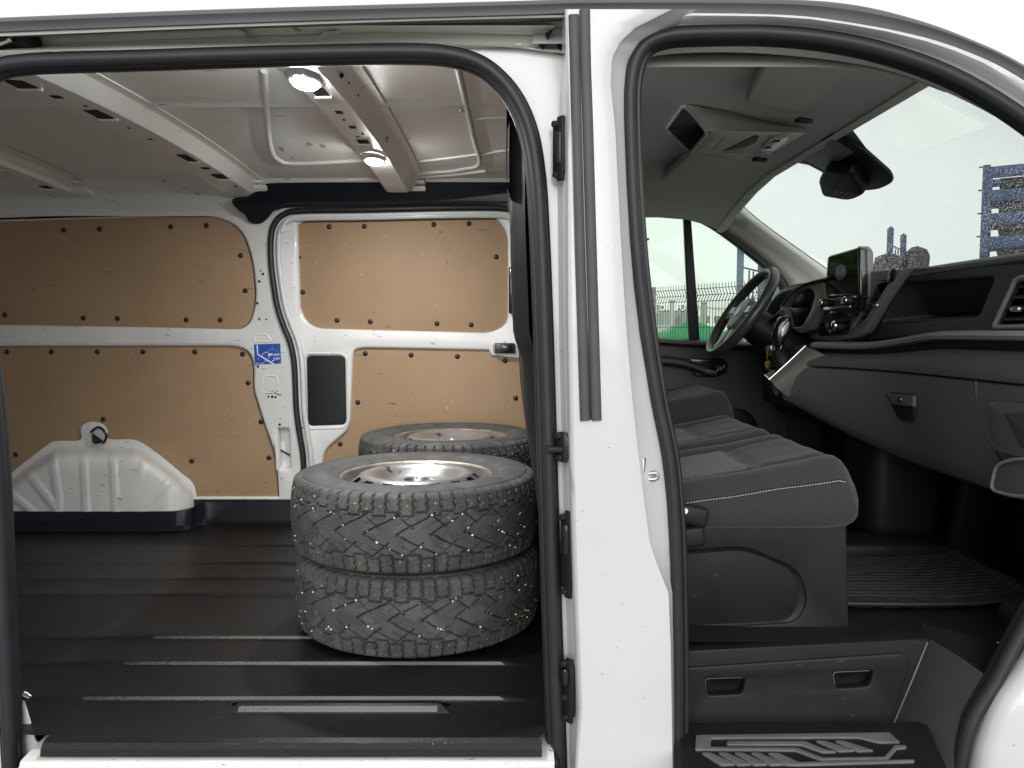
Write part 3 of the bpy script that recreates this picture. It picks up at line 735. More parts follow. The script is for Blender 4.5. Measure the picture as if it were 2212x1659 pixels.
# ---- roof of the load space ------------------------------------------------------------------
RZ = 2.0
def rz(y): return RZ + 0.012 - 0.030 * ((y - 0.85) / 0.8) ** 2
ysr = [0.04, 0.10, 0.2, 0.35, 0.5, 0.63, 0.645, 0.66, 0.675, 0.69, 0.85, 1.05, 1.2, 1.33, 1.345, 1.36, 1.375, 1.39, 1.48, 1.575]
xsr = [-2.3, -2.0, -1.75, -1.72, -1.5, -1.2, -1.1, -1.0, -0.96, -0.92, -0.75, -0.58, -0.55, -0.5, -0.4, -0.34, -0.31, -0.12, -0.10, 0.05, 0.08]
def bead(y, x):
    a = max(0.0, 1 - abs(y - 0.66) / 0.02)
    if -0.11 < x < 0.2: a = 0
    return -0.008 * a
ceil = loft('load_ceiling', [[(x, y, rz(y) + bead(y, x)) for y in ysr] for x in xsr], m_roofp, van, angle=25)
def on_roof(u, v, dz=0.0):
    z = RZ
    for _ in range(6):
        p = PZ(u, v, z); z = rz(p.y) + dz
    return p
for pts, r in (([(570, 150), (576, 250), (584, 318), (604, 346), (650, 352), (800, 344)], 0.009), ([(985, 128), (1005, 215), (1024, 300), (1036, 352), (1000, 364), (960, 370), (890, 374)], 0.008),
               ([(545, 392), (700, 388), (800, 386)], 0.008), ([(895, 382), (980, 376), (1050, 368)], 0.008), ([(1025, 255), (1110, 252)], 0.006),
               ([(200, 407), (350, 402), (500, 396)], 0.008), ([(880, 350), (960, 342), (1036, 332), (1110, 322)], 0.006)):
    tube('roof_bead', [on_roof(u, v) for u, v in cr(pts, 6)], r, m_roofp, ceil, n=10, ref=(0, 0, 1))
cyl('roof_plug', on_roof(996, 238), on_roof(996, 238) + Vector((0, 0, -0.006)), 0.012, 0.010, m_zinc, ceil, 14)
ysk = [0.030, 0.06, 0.12, 0.3, 0.6, 0.9, 1.2, 1.5, 1.68, 1.76, 1.82, 1.86]
zsk = [1.985, 1.998, 2.012, 2.03, 2.045, 2.05, 2.045, 2.03, 2.0, 1.97, 1.93, 1.86]
loft('roof_outer_skin', [[(x, y, z) for y, z in zip(ysk, zsk)] for x in (-2.35, -1.2, 0.0, 0.30, 0.55)], m_white, van, angle=60)
def rib(x0, x1, xr, y0=0.06, y1=1.60, h=0.045, slots=(), holes=()):
    rws = []
    for y in np.linspace(y0, y1, 15):
        z = rz(y); b = z - h
        rws.append([(x0 - 0.05, y, z - 0.001), (x0 - 0.035, y, z - 0.004), (x0 - 0.006, y, b + 0.004), (x0, y, b), ((x0 + x1) / 2, y, b - 0.001), (x1 - 0.004, y, b), (x1 + 0.002, y, b + 0.004),
                    (xr - 0.002, y, z - 0.008), (xr + 0.006, y, z - 0.005), (xr + 0.024, y, z - 0.0045), (xr + 0.025, y, z - 0.001)])
    o = loft('roof_rib', rws, m_roofp, van, angle=25)
    for (xc, yc, wx, wy) in slots:
        z = rz(yc) - h - 0.0022
        m_ = plate('rib_slot', fil([Vector((xc - wx, yc - wy, z)), Vector((xc + wx, yc - wy, z)), Vector((xc + wx, yc + wy, z)), Vector((xc - wx, yc + wy, z))], 0.004), m_slot, o, nrm=(0, 0, -1), thick=0.002)
        if wy > 0.02:
            sweep('slot_rim', [Vector((xc - wx * 1.25, yc + wy + 0.006, z)), Vector((xc + wx * 1.25, yc + wy + 0.006, z))], circ(0.004, 8), m_roofp, o, ref=(0, 0, 1))
    # end bracket where the rib meets the cant rail
    bm = bmesh.new(); z = rz(y1) - h
    add_box(bm, ((x0 + x1) / 2 + 0.03, y1 + 0.03, z + 0.010), (x1 - x0 + 0.07, 0.07, 0.016), 0.005, Matrix.Rotation(R(-22), 3, 'X'))
    add_box(bm, (xr + 0.004, y1 - 0.02, z + 0.034), (0.045, 0.06, 0.012), 0.004)
    bm_obj('rib_end_bracket', bm, m_roofp, o)
    return o
r1 = rib(-0.485, -0.402, -0.362, slots=[(-0.447, 0.36, 0.016, 0.035), (-0.445, 0.56, 0.009, 0.014), (-0.443, 0.72, 0.009, 0.014), (-0.446, 0.89, 0.016, 0.022), (-0.45, 0.64, 0.004, 0.006), (-0.43, 0.80, 0.004, 0.006), (-0.45, 0.83, 0.005, 0.005)])
for yy, zz, s in ((0.155, 0.6, 0.004), (0.30, 0.45, 0.010), (0.37, 0.5, 0.004), (0.48, 0.5, 0.004), (0.93, 0.5, 0.006), (0.95, 0.35, 0.004)):
    z = rz(yy); b = z - 0.045; t = zz
    p = Vector((-0.400 + 0.038 * t + 0.0005, yy, b + 0.004 + (0.033) * t))
    box('rib_hole', p + Vector((0.001, 0, -0.001)), (0.0018, s * 2.0, s), m_slot, r1, 0.0, Matrix.Rotation(R(42), 3, 'Y'))
r2 = rib(-1.135, -1.022, -0.988, slots=[(-1.10, 0.29, 0.022, 0.036), (-1.085, 0.41, 0.012, 0.012), (-1.075, 0.58, 0.020, 0.044), (-1.065, 0.50, 0.004, 0.005), (-1.07, 0.73, 0.004, 0.005), (-1.07, 0.86, 0.007, 0.006),
                                        (-1.06, 1.10, 0.016, 0.048), (-1.055, 1.24, 0.014, 0.012), (-1.05, 1.36, 0.020, 0.040), (-1.045, 1.50, 0.006, 0.008)])
r3 = rib(-1.83, -1.725, -1.69, slots=[(-1.79, 1.22, 0.016, 0.04), (-1.78, 1.05, 0.010, 0.012), (-1.77, 1.52, 0.016, 0.025)])
# lamps on the middle rib
def lamp(y, nm):
    z = rz(y) - 0.046; x = -0.452
    o = lathe('roof_lamp', [(0.0, -0.010), (0.030, -0.009), (0.036, -0.004), (0.038, 0.0)], m_clear, van, 32, at=(0, 0, 0), angle=60)
    me = o.data
    me.transform(Matrix.Translation((x, y, z)) @ Matrix.Scale(2.05, 4, (0, 1, 0)))
    l = lathe('lit_lens', [(0.0, -0.0165), (0.020, -0.0155), (0.026, -0.0125), (0.027, -0.009)], m_lens, o, 28, angle=60)
    l.data.transform(Matrix.Translation((x, y + 0.012, z)) @ Matrix.Scale(1.55, 4, (0, 1, 0)))
    s = lathe('lamp_switch', [(0.0, -0.012), (0.010, -0.0115), (0.014, -0.008)], m_clear, o, 20, angle=60)
    s.data.transform(Matrix.Translation((x, y - 0.052, z)))
    return o
lamp(0.245, 0); lamp(1.10, 1)

# ---- bulkhead between load space and cab ---------------------------------------------------------
bz = [0.58, 0.72, 0.86, 0.93, 1.00, 1.10, 1.20, 1.33, 1.365, 1.40, 1.60, 1.75, 1.86, 1.91, 1.94, 1.98]
bx = [0.125, 0.122, 0.108, 0.080, 0.058, 0.044, 0.033, 0.026, 0.012, 0.004, -0.004, -0.006, -0.004, 0.008, 0.03, 0.05]
rows_b = []
for y in [0.05, 0.07, 0.10, 0.16, 0.24, 0.30, 0.32, 0.6, 0.9, 1.2, 1.45, 1.6, 1.66, 1.70]:
    e = 0.0
    if y < 0.10: e = 0.03 * (0.10 - y) / 0.05
    gro = 0.012 if 0.23 < y < 0.31 else 0.0
    sh = [min(z, 1.98 - 0.5 * max(0, y - 1.45)) if y > 1.45 else z for z in bz]
    rows_b.append([(x + e + gro, y, z) for x, z in zip(bx, sh)])
bh = loft('bulkhead', rows_b, m_blk, van, angle=40)
loft('bulkhead_back', [[(x + 0.035, y, z) for x, y, z in r] for r in rows_b], m_blk, bh, angle=40)
m_pad = M('matt_black_pad', (0.006, 0.006, 0.008), 0.9, spec=0.1)
loft('bulkhead_top_pad', [[(x - 0.004, y, z) for x, z in ((0.002, 1.66), (-0.006, 1.68), (-0.0075, 1.75), (-0.006, 1.86), (0.006, 1.905), (0.03, 1.945))] for y in (0.07, 0.10, 0.16, 0.22, 0.30, 0.33)], m_pad, bh, angle=50)
# grey edge trim of the bulkhead behind the door seal
et = cr([(1128, 360), (1132, 500), (1136, 640), (1142, 760), (1150, 900), (1158, 980)], 5)
loft('bulkhead_edge', [[PY(u - 8, v, 0.34) for u, v in et], [PY(u + 6, v, 0.30) for u, v in et], [PY(u + 16, v, 0.26) for u, v in et], [PY(u + 22, v, 0.26) for u, v in et]], m_strip, bh, angle=60)
tube('edge_piping', LY(inset(cr([(1100, 208), (1112, 190), (1128, 180), (1142, 220), (1152, 300), (1158, 420), (1163, 560), (1166, 760), (1172, 1000), (1180, 1300)], 5), 0), 0.075), 0.010, m_blkg, bh, n=10)

# ---- rear end, closing the body --------------------------------------------------------------
box('rear_wall', (-2.31, 0.87, 1.30), (0.04, 1.74, 1.46), m_white, van, 0.0)

# ================================================================== CAB
# ---- floor, step well -------------------------------------------------------------------
CF = 0.745
mesh('cab_floor', [(0.16, 0.115, CF), (1.6, 0.115, CF), (1.6, 1.75, CF), (0.16, 1.75, CF)], [(0, 1, 2, 3)], m_blk, van)
box('far_footwell_panel', (1.45, 1.79, 1.05), (0.60, 0.03, 1.0), m_blk, van, 0.0)
box('firewall', (1.52, 0.90, 1.05), (0.04, 1.75, 0.95), m_blk, van, 0.0)
box('front_floor_edge', (1.35, 0.10, 0.95), (0.5, 0.05, 0.9), m_blk, van, 0.01)
SY = 0.100
sw = plate('step_riser', LY([(1440, 1408), (1478, 1406), (2008, 1379), (1930, 1568), (1440, 1576)], SY), m_blk, van, thick=0.02, bevel=0.004,
           holes=[LY([(1518, 1462), (1616, 1459), (1610, 1506), (1522, 1509)], SY), LY([(1794, 1448), (1894, 1444), (1884, 1490), (1800, 1494)], SY)])
loft('floor_edge_rail', [[PY(1440, 1408, SY), PY(2008, 1379, SY), PY(2150, 1474, 0.02)], [PY(1440, 1396, SY + 0.02), PY(2000, 1370, SY + 0.02), PY(2160, 1466, 0.04)],
                         [PY(1440, 1384, 0.20), PY(1990, 1344, 0.20), PY(2200, 1400, 0.10)]], m_blk, sw, angle=25)
dr = fil([(1478, 1443), (1958, 1411), (1966, 1440), (1924, 1560), (1480, 1567)], [10, 14, 10, 18, 3], 4)
h1 = fil([(1523, 1467), (1610, 1464), (1604, 1500), (1528, 1503)], 10, 5)
h2 = fil([(1799, 1453), (1888, 1449), (1878, 1484), (1806, 1488)], 10, 5)
dp = plate('drawer_front', LY(dr, SY - 0.006), m_blk, van, thick=0.018, bevel=0.004, holes=[LY(h1, SY - 0.006), LY(h2, SY - 0.006)], angle=60)
for hh in (h1, h2):
    c = (sum(p[0] for p in hh) / len(hh), sum(p[1] for p in hh) / len(hh))
    sm = [(c[0] + (u - c[0]) * 0.72, c[1] + (v - c[1]) * 0.55 + 3) for u, v in hh]
    a, b, d = LY(hh, SY - 0.004), LY([(c[0] + (u - c[0]) * 0.94, c[1] + (v - c[1]) * 0.9) for u, v in hh], SY + 0.004), LY(sm, SY + 0.022)
    n = len(a); V = a + b + d; F = []
    for k in range(2):
        for i in range(n): F.append((k * n + i, k * n + (i + 1) % n, (k + 1) * n + (i + 1) % n, (k + 1) * n + i))
    F.append(tuple(range(2 * n, 3 * n)))
    mesh('handle_recess', V, F, m_blk, dp, 60)
# sloping front wall of the step well
loft('step_well_wall', [[PY(2008, 1379, SY), PY(1972, 1470, SY), PY(1930, 1568, SY), PY(1940, 1610, 0.06)], [PY(2075, 1420, 0.06), PY(2040, 1500, 0.05), PY(2000, 1590, 0.04), PY(1990, 1640, 0.03)],
                        [PY(2150, 1474, 0.02), PY(2120, 1540, 0.015), PY(2085, 1610, 0.01), PY(2060, 1680, 0.0)]], m_blk, van, angle=50)
mesh('step_tread', [PZ(1470, 1566, 0.600), PZ(2000, 1560, 0.600), PZ(2110, 1800, 0.600), PZ(1474, 1800, 0.600)], [(0, 1, 2, 3)], m_blk, van)
stp = bpy.data.objects['step_tread']
def grip(px):
    q = [PZ(u, v, 0.604) for u, v in px]
    return plate('step_grip', fil(q, 0.004, 3), m_step, stp, nrm=(0, 0, 1), thick=0.006, bevel=0.001)
def dz(x, y): return (1382.5 + x * 0.3905, 1011 + y * 0.3905)
grip([dz(*p) for p in [(310, 1475), (1380, 1460), (1440, 1515), (1320, 1515), (1210, 1488), (395, 1492), (390, 1540), (870, 1545), (1010, 1600), (1350, 1595), (1410, 1530), (1470, 1530), (1475, 1545), (1420, 1550), (1370, 1608), (1000, 1612), (860, 1560), (305, 1555)]])
for a, b in (((480, 1510), (900, 1508)),):
    grip([dz(480, 1508), dz(910, 1508), dz(1020, 1552), dz(1090, 1568), dz(1010, 1570), dz(890, 1528), dz(480, 1528)])
for x in (970, 1075): grip([dz(x, 1506), dz(x + 50, 1506), dz(x + 220, 1560), dz(x + 130, 1564)])
for x in (340, 430, 520, 610): grip([dz(x, 1572), dz(x + 50, 1572), dz(x + 190, 1636), dz(x + 110, 1640)])
grip([dz(705, 1574), dz(765, 1574), dz(880, 1625), dz(1515, 1610), dz(1520, 1622), dz(880, 1640), dz(800, 1638)])
# front floor hump beside the door and the dark consoles below the dash
bm = bmesh.new()
add_box(bm, (1.19, 0.18, 0.79), (0.22, 0.12, 0.11), 0.04, Matrix.Rotation(R(-30), 3, 'Y'), 4)
bm_obj('wheel_hump', bm, m_blk, van, 60)
bm = bmesh.new()
add_box(bm, (1.18, 0.92, 0.98), (0.22, 0.24, 0.42), 0.05, None, 4)
add_box(bm, (1.30, 0.68, 0.92), (0.10, 0.05, 0.40), 0.02, Matrix.Rotation(R(14), 3, 'X'), 3)
bm_obj('floor_console', bm, m_blk, van, 60)
box('carpet_step', PZ(1930, 1200, 0.77) + Vector((0, 0.10, 0.0)), (0.5, 0.16, 0.05), m_blk, van, 0.012)

# ---- seats -----------------------------------------------------------------------------------
def cushion(name, x0, x1, y0, y1, zt, zb, parent, dip=0.02, nose=0.05, insert=True, edge_stitch=False):
    NX, NY = 44, 40; V = []; F = []
    cx, cy, hx_, hy_ = (x0 + x1) / 2, (y0 + y1) / 2, (x1 - x0) / 2, (y1 - y0) / 2
    def top_z(a, b):
        ex = max(0, (abs(a) - 0.80) / 0.20); ey = max(0, (abs(b) - 0.72) / 0.28)
        drop = nose * (ex ** 2.6 if a > 0 else ex ** 2 * 0.4) + 0.030 * ey ** 2.4
        groove = 0.010 * math.exp(-((abs(b) - 0.60) / 0.05) ** 2)
        gx = 0.008 * math.exp(-((a - 0.36) / 0.035) ** 2) if abs(b) < 0.6 else 0
        wr = 0.0015 * math.sin(a * 9 + b * 5) * math.sin(b * 7 - a * 3)
        return zt - drop - dip * (1 - abs(b) ** 2) * (1 - abs(a) ** 2) - groove - gx + 0.050 * (a - 0.62) * (1 - ex if a > 0 else 1) + wr
    def plan(a, b):
        rc = max(0, (abs(a) - 0.75) / 0.25) * max(0, (abs(b) - 0.72) / 0.28)
        return cx + a * (1 - 0.05 * rc ** 1.5) * hx_, cy + b * (1 - 0.05 * rc ** 1.5) * hy_
    for i in range(NX + 1):
        for j in range(NY + 1):
            a, b = -1 + 2 * i / NX, -1 + 2 * j / NY
            x, y = plan(a, b); V.append((x, y, top_z(a, b)))
    ring = [(i * (NY + 1)) for i in range(NX + 1)] + [NX * (NY + 1) + j for j in range(1, NY + 1)] + [i * (NY + 1) + NY for i in range(NX - 1, -1, -1)] + [j for j in range(NY - 1, 0, -1)]
    for i in range(NX):
        for j in range(NY):
            a = i * (NY + 1) + j; F.append((a, a + 1, a + NY + 2, a + NY + 1))
    prev = ring
    for t, g in ((0.10, 1.014), (0.3, 1.030), (0.55, 1.034), (0.78, 1.018), (0.92, 0.985), (1.0, 0.94)):
        cur = []
        for r in ring:
            x, y, z = V[r]; fx = (x - cx) / hx_
            gg = g - (0.045 * t ** 3 if fx > 0.6 else 0.0)
            V.append((cx + (x - cx) * gg, cy + (y - cy) * g, z + (zb - z) * t)); cur.append(len(V) - 1)
        for k in range(len(ring)):
            F.append((prev[k], prev[(k + 1) % len(ring)], cur[(k + 1) % len(ring)], cur[k]))
        prev = cur
    F.append(tuple(prev))
    o = mesh(name, V, F, m_seat, parent, 60)
    if insert:       # patterned cloth on the rear middle of the seat
        W = []; G = []; A, B = 26, 26
        for i in range(A + 1):
            for j in range(B + 1):
                a = -0.97 + 1.28 * i / A; b = -0.54 + 1.08 * j / B
                x, y = plan(a, b)
                W.append((x, y, top_z(a, b) + (0.0030 if (0 < i < A and 0 < j < B) else -0.002)))
        for i in range(A):
            for j in range(B):
                a = i * (B + 1) + j; G.append((a, a + 1, a + B + 2, a + B + 1))
        mesh('cloth_insert', W, G, m_seat2, o, 60)
    if edge_stitch:  # piping and a row of pale stitches along the near top edge
        path = []
        for k in range(29):
            a = -0.85 + 1.72 * k / 28
            x, y = plan(a, -1.0); z = top_z(a, -1.0)
            path.append(Vector((cx + (x - cx) * 1.014, cy + (y - cy) * 1.016 - 0.001, z + (zb - z) * 0.10)))
        tube('piping', path, 0.0026, m_seat, o, n=8)
        bm = bmesh.new()
        for i in range(len(path) - 1):
            for t in (0.1, 0.43, 0.76):
                p, q = path[i].lerp(path[i + 1], t), path[i].lerp(path[i + 1], t + 0.18)
                r = bmesh.ops.create_cube(bm, size=1.0); d = q - p
                bmesh.ops.transform(bm, matrix=Matrix.Translation((p + q) / 2 + Vector((0, -0.0042, -0.005))) @ d.to_track_quat('X', 'Z').to_matrix().to_4x4() @ Matrix.Diagonal((d.length, 0.0014, 0.0014, 1)), verts=r['verts'])
        w = bm_obj('stitching', bm, m_thread, o); w['kind'] = 'stuff'
    return o
bench = box('bench_base', ((PY(1475, 1300, 0.2).x + PY(1832, 1300, 0.2).x) / 2 - 0.10, 0.66, 0.87), (PY(1832, 1300, 0.2).x - PY(1475, 1300, 0.2).x + 0.20, 0.90, 0.26), m_blk, van, 0.010)
bx1 = PY(1832, 1300, 0.2).x
em = fil([(1420, 1216), (1600, 1200), (1690, 1230), (1702, 1290), (1680, 1330), (1420, 1345)], [3, 30, 30, 40, 30, 3], 6)
bp_o = [(1400, 1130), (1828, 1128), (1834, 1371), (1400, 1392)]
mid = fil([(1410, 1195), (1610, 1180), (1728, 1232), (1745, 1300), (1722, 1345), (1410, 1366)], [3, 34, 34, 40, 30, 3], 6)
plate('bench_side_panel', LY(bp_o, 0.200), m_blk, bench, thick=0.012, holes=[LY([p for p in mid], 0.200)], bevel=0.003, angle=60)
a, b = LY(mid, 0.204), LY(em, 0.220)
n = len(a)
mesh('pressed_recess', a + b, [(i, (i + 1) % n, n + (i + 1) % n, n + i) for i in range(n)] + [tuple(range(n, 2 * n))], m_blk, bench, 60)
sb = empty('passenger_bench_seat', (0.4, 0.6, 0.9)); sb.parent = van; sb.matrix_parent_inverse = van.matrix_world.inverted()
SX1 = PY(1862, 1050, 0.18).x
c1 = cushion('seat_cushion', 0.16, SX1, 0.175, 0.640, 1.118, 0.970, sb, edge_stitch=True)
c2 = cushion('seat_cushion', 0.16, SX1 - 0.005, 0.645, 1.12, 1.118, 0.970, sb)
def backrest(y0, y1, parent):
    rws = []
    for z, x, w in ((1.06, 0.14, 0.02), (1.10, 0.10, 0.05), (1.3, 0.085, 0.055), (1.5, 0.07, 0.05), (1.62, 0.06, 0.04), (1.66, 0.055, 0.01)):
        cy, hw = (y0 + y1) / 2, (y1 - y0) / 2 * (1.0 if z < 1.55 else 0.92)
        rws.append([(x + w + 0.05, cy - hw * 0.9, z), (x + 0.09 + w * 0.8, cy - hw * 0.5, z), (x + 0.09 + w * 0.8, cy + hw * 0.5, z), (x + w + 0.05, cy + hw * 0.9, z), (x + 0.045, cy + hw, z), (x + 0.04, cy, z), (x + 0.045, cy - hw, z)])
    o = loft('backrest', rws, m_seat, parent, closed=True, angle=60)
    bm = bmesh.new(); add_box(bm, (0.13, (y0 + y1) / 2, 1.74), (0.09, 0.24, 0.15), 0.035, None, 3)
    bm_obj('headrest', bm, m_seat, parent, 60)
backrest(0.19, 0.63, sb); backrest(0.655, 1.10, sb)
ds = empty('driver_seat', (0.4, 1.42, 0.9)); ds.parent = van; ds.matrix_parent_inverse = van.matrix_world.inverted()
cushion('seat_cushion', 0.20, 0.775, 1.20, 1.66, 1.185, 1.03, ds, insert=False)
backrest(1.22, 1.64, ds)
box('seat_base', (0.46, 1.43, 0.89), (0.46, 0.42, 0.28), m_blk, ds, 0.01)
# hinge cover and belt buckle at the back of the bench
bm = bmesh.new()
add_box(bm, PY(1492, 1112, 0.165), (0.075, 0.03, 0.045), 0.012, Matrix.Rotation(R(12), 3, 'Y'), 3)
add_box(bm, PY(1486, 1160, 0.165), (0.070, 0.03, 0.045), 0.010, Matrix.Rotation(R(-8), 3, 'Y'), 3)
bm_obj('seat_hinge_cover', bm, m_blk, van, 60)
cyl('hinge_bolt', PY(1480, 1104, 0.15), PY(1480, 1104, 0.143), 0.007, 0.006, m_zinc, bpy.data.objects['seat_hinge_cover'], 14)

# ---- dashboard -----------------------------------------------------------------------------------
ysd = [0.075, 0.12, 0.3, 0.5, 0.7, 0.9, 1.05, 1.2, 1.35, 1.46, 1.53, 1.58, 1.70]
def dtop(y):
    e = 0.0 if y < 1.40 else -0.05 * ((y - 1.40) / 0.2) ** 2
    dx = 0.0 if y < 0.85 else -0.07 * min(1, (y - 0.85) / 0.3)
    return dx, e
pt = [(1.80, 1.36), (1.62, 1.47), (1.40, 1.535), (1.20, 1.566), (1.125, 1.572), (1.10, 1.570), (1.086, 1.560), (1.083, 1.550), (1.092, 1.540), (1.12, 1.53), (1.20, 1.45)]
rws = []
for y in ysd:
    dx, e = dtop(y); rws.append([(x + (dx if x < 1.3 else 0), y, z + e) for x, z in pt])
dash = loft('dashboard', rws, m_dash, van, angle=50)
FX = 1.085
fo = [(1958, 578), (2060, 574), (2212, 569), (2275, 566), (2275, 722), (2212, 722), (2080, 722), (1980, 724), (1905, 733), (1862, 738), (1866, 720), (1884, 690), (1908, 650), (1935, 612)]
tr = fil([(1951, 610), (2150, 598), (2113, 684), (1902, 701)], [16, 14, 14, 18], 6)
rv = fil([(2196, 600), (2262, 596), (2262, 705), (2146, 707)], [14, 4, 4, 8], 5)
plate('dash_fascia', LX(fo, FX), m_dash, dash, holes=[LX(tr, FX), LX(rv, FX)], nrm=(-1, 0, 0), thick=0.02, bevel=0.006, angle=60)
a = LX(tr, FX + 0.002); c = sum(a, Vector()) / len(a)
b = [Vector((FX + 0.06, c.y + (p.y - c.y) * 0.9, c.z + (p.z - c.z) * 0.86 + 0.002)) for p in a]
d = [Vector((FX + 0.16, c.y + (p.y - c.y) * 0.84, c.z + (p.z - c.z) * 0.70 + 0.004)) for p in a]
n = len(a); F = [(k * n + i, k * n + (i + 1) % n, (k + 1) * n + (i + 1) % n, (k + 1) * n + i) for k in range(2) for i in range(n)] + [tuple(range(2 * n, 3 * n))]
tray = mesh('dash_tray', a + b + d, F, m_dash, dash, 60)
tube('tray_lip', [PX(1918, 696, FX + 0.006), PX(1985, 694, FX + 0.012), PX(2095, 690, FX + 0.012)], 0.0065, m_dash, dash, n=10, ref=(1, 0, 0))
plate('tray_mat', [PX(1925, 688, FX + 0.03), PX(2095, 684, FX + 0.03), PX(2070, 676, FX + 0.14), PX(1945, 680, FX + 0.14)], m_blkg, dash, nrm=(0, 0, 1), thick=0.003) if False else None
# air vents: frame, slats, flap wheel
def vent(px, X, n, tilt=0.0, slat_n=6, deep=0.03, knob=None):
    q = LX(px, X)
    fr = sweep('air_vent', q, circ(0.005, 8, 1.0, 1.0), m_stack, van, ref=(1, 0, 0), closed=True)
    plate('vent_backing', LX(px, X + deep), m_blkg, fr, nrm=(-1, 0, 0), thick=0.003)
    tl_, tr_, br_, bl_ = px[0], px[1], px[2], px[3]
    for k in range(slat_n):
        t = (k + 0.7) / (slat_n + 0.3)
        l = PX(tl_[0] * (1 - t) + bl_[0] * t, tl_[1] * (1 - t) + bl_[1] * t, X + 0.004)
        r = PX(tr_[0] * (1 - t) + br_[0] * t, tr_[1] * (1 - t) + br_[1] * t, X + 0.004)
        V = [l + Vector((0, 0, 0.002)), r + Vector((0, 0, 0.002)), r + Vector((0.022, 0, 0.008)), l + Vector((0.022, 0, 0.008)),
             l + Vector((0, 0, -0.002)), r + Vector((0, 0, -0.002)), r + Vector((0.022, 0, 0.005)), l + Vector((0.022, 0, 0.005))]
        mesh('slat', V, [(0, 1, 2, 3), (4, 5, 6, 7), (0, 1, 5, 4), (1, 2, 6, 5), (2, 3, 7, 6), (3, 0, 4, 7)], m_dash, fr)
    if knob:
        p = PX(*knob, X - 0.002); box('vent_slider', p, (0.012, 0.030, 0.012), m_satin, fr, 0.004)
    return fr
# centre stack
CXX = 1.040
so_px = [(1790, 600), (1868, 586), (1952, 580), (1906, 648), (1868, 716), (1846, 730), (1800, 738), (1760, 735), (1740, 722), (1738, 708), (1752, 670), (1772, 628)]
vr = [(1897, 611), (1927, 607), (1874, 690), (1842, 712)]
vl = [(1772, 640), (1786, 637), (1768, 690), (1748, 708)]
plate('centre_panel', LX(so_px, CXX), m_stack, dash, holes=[LX(vr, CXX), LX(vl, CXX)], nrm=(-1, 0, 0), thick=0.03, bevel=0.006, angle=60)
vent(vr, CXX - 0.002, 6, slat_n=7, knob=(1892, 660))
vent(vl, CXX - 0.002, 5, slat_n=6)
vent([(2192, 604), (2262, 600), (2262, 703), (2152, 705)], FX + 0.004, 6, slat_n=4, knob=(2195, 668))
sweep('vent_surround', LX(rv, FX - 0.003), circ(0.0055, 8), m_stack, dash, ref=(1, 0, 0), closed=True)
# small pad vent on top
lathe('speaker_cap', [(0, 0.004), (0.018, 0.003), (0.022, 0)], m_blkg, dash, 20, axis=(-1, 0, 0.25), at=PX(1925, 596, CXX - 0.006))
lathe('pad_button', [(0, 0.005), (0.012, 0.004), (0.014, 0)], m_blkg, dash, 18, axis=(-1, 0, 0.25), at=PX(1902, 618 - 18, CXX - 0.006)) if False else None
# climate controls
kb = [PX(1766, 708, CXX - 0.004), PX(1820, 706, CXX - 0.004)]
bm = bmesh.new(); 
o = plate('climate_panel', fil(LX([(1772, 698), (1838, 690), (1830, 722), (1768, 726)], CXX - 0.004), 0.006), m_blkg, dash, nrm=(-1, 0, 0), thick=0.008, bevel=0.002)
for k, p in enumerate(kb):
    kn = lathe('temperature_knob', [(0.0, 0.030), (0.012, 0.030), (0.0145, 0.027), (0.016, 0.012), (0.0165, 0.0)], m_blk, van, 28, axis=(-1, 0, 0.15), at=p, angle=50)
    lathe('knob_ring', [(0.0108, 0.0312), (0.0150, 0.0306), (0.0166, 0.026)], m_chrome, kn, 28, axis=(-1, 0, 0.15), at=p)
for u in (1786, 1800): box('climate_button', PX(u, 702, CXX - 0.010), (0.006, 0.020, 0.014), m_stack, dash, 0.002)
box('climate_button', PX(1792, 715, CXX - 0.010), (0.006, 0.018, 0.010), m_satin, dash, 0.002)
# touchscreen unit
tsx = CXX - 0.035
ts_px = fil([(1787, 553), (1856, 533), (1857, 640), (1779, 643)], [8, 8, 4, 4], 5)
P0 = LX(ts_px, tsx)
ts = plate('touchscreen', P0, m_blkg, van, nrm=(-1, 0, 0), thick=0.026, bevel=0.005, angle=60)
plate('screen_glass', fil(LX([(1790, 556), (1853, 538), (1854, 634), (1782, 637)], tsx - 0.0012), 0.005), m_screen, ts, nrm=(-1, 0, 0), thick=0.002)
bez = fil([(1852, 531), (1860, 535), (1865, 546), (1864, 640), (1856, 645)], [3, 5, 3, 3, 3], 3)
plate('screen_back', LX(bez, tsx + 0.012), m_stack, ts, nrm=(-1, 0, 0), thick=0.03, bevel=0.003)
lc = PX(1815, 588, tsx - 0.003)
el = [lc + Vector((0, 0.042 * math.cos(t), 0.0235 * math.sin(t) )) for t in np.linspace(0, 2 * math.pi, 32, endpoint=False)]
plate('screen_logo', el, m_logo, ts, nrm=(-1, 0, 0), thick=0.001)
text('logo_script', 'Ford', lc + Vector((-0.0012, 0.028, -0.010)), 0.030, m_prnt if False else m_satin, ts, rot=(R(90), 0, R(-90)), extrude=0.0002)
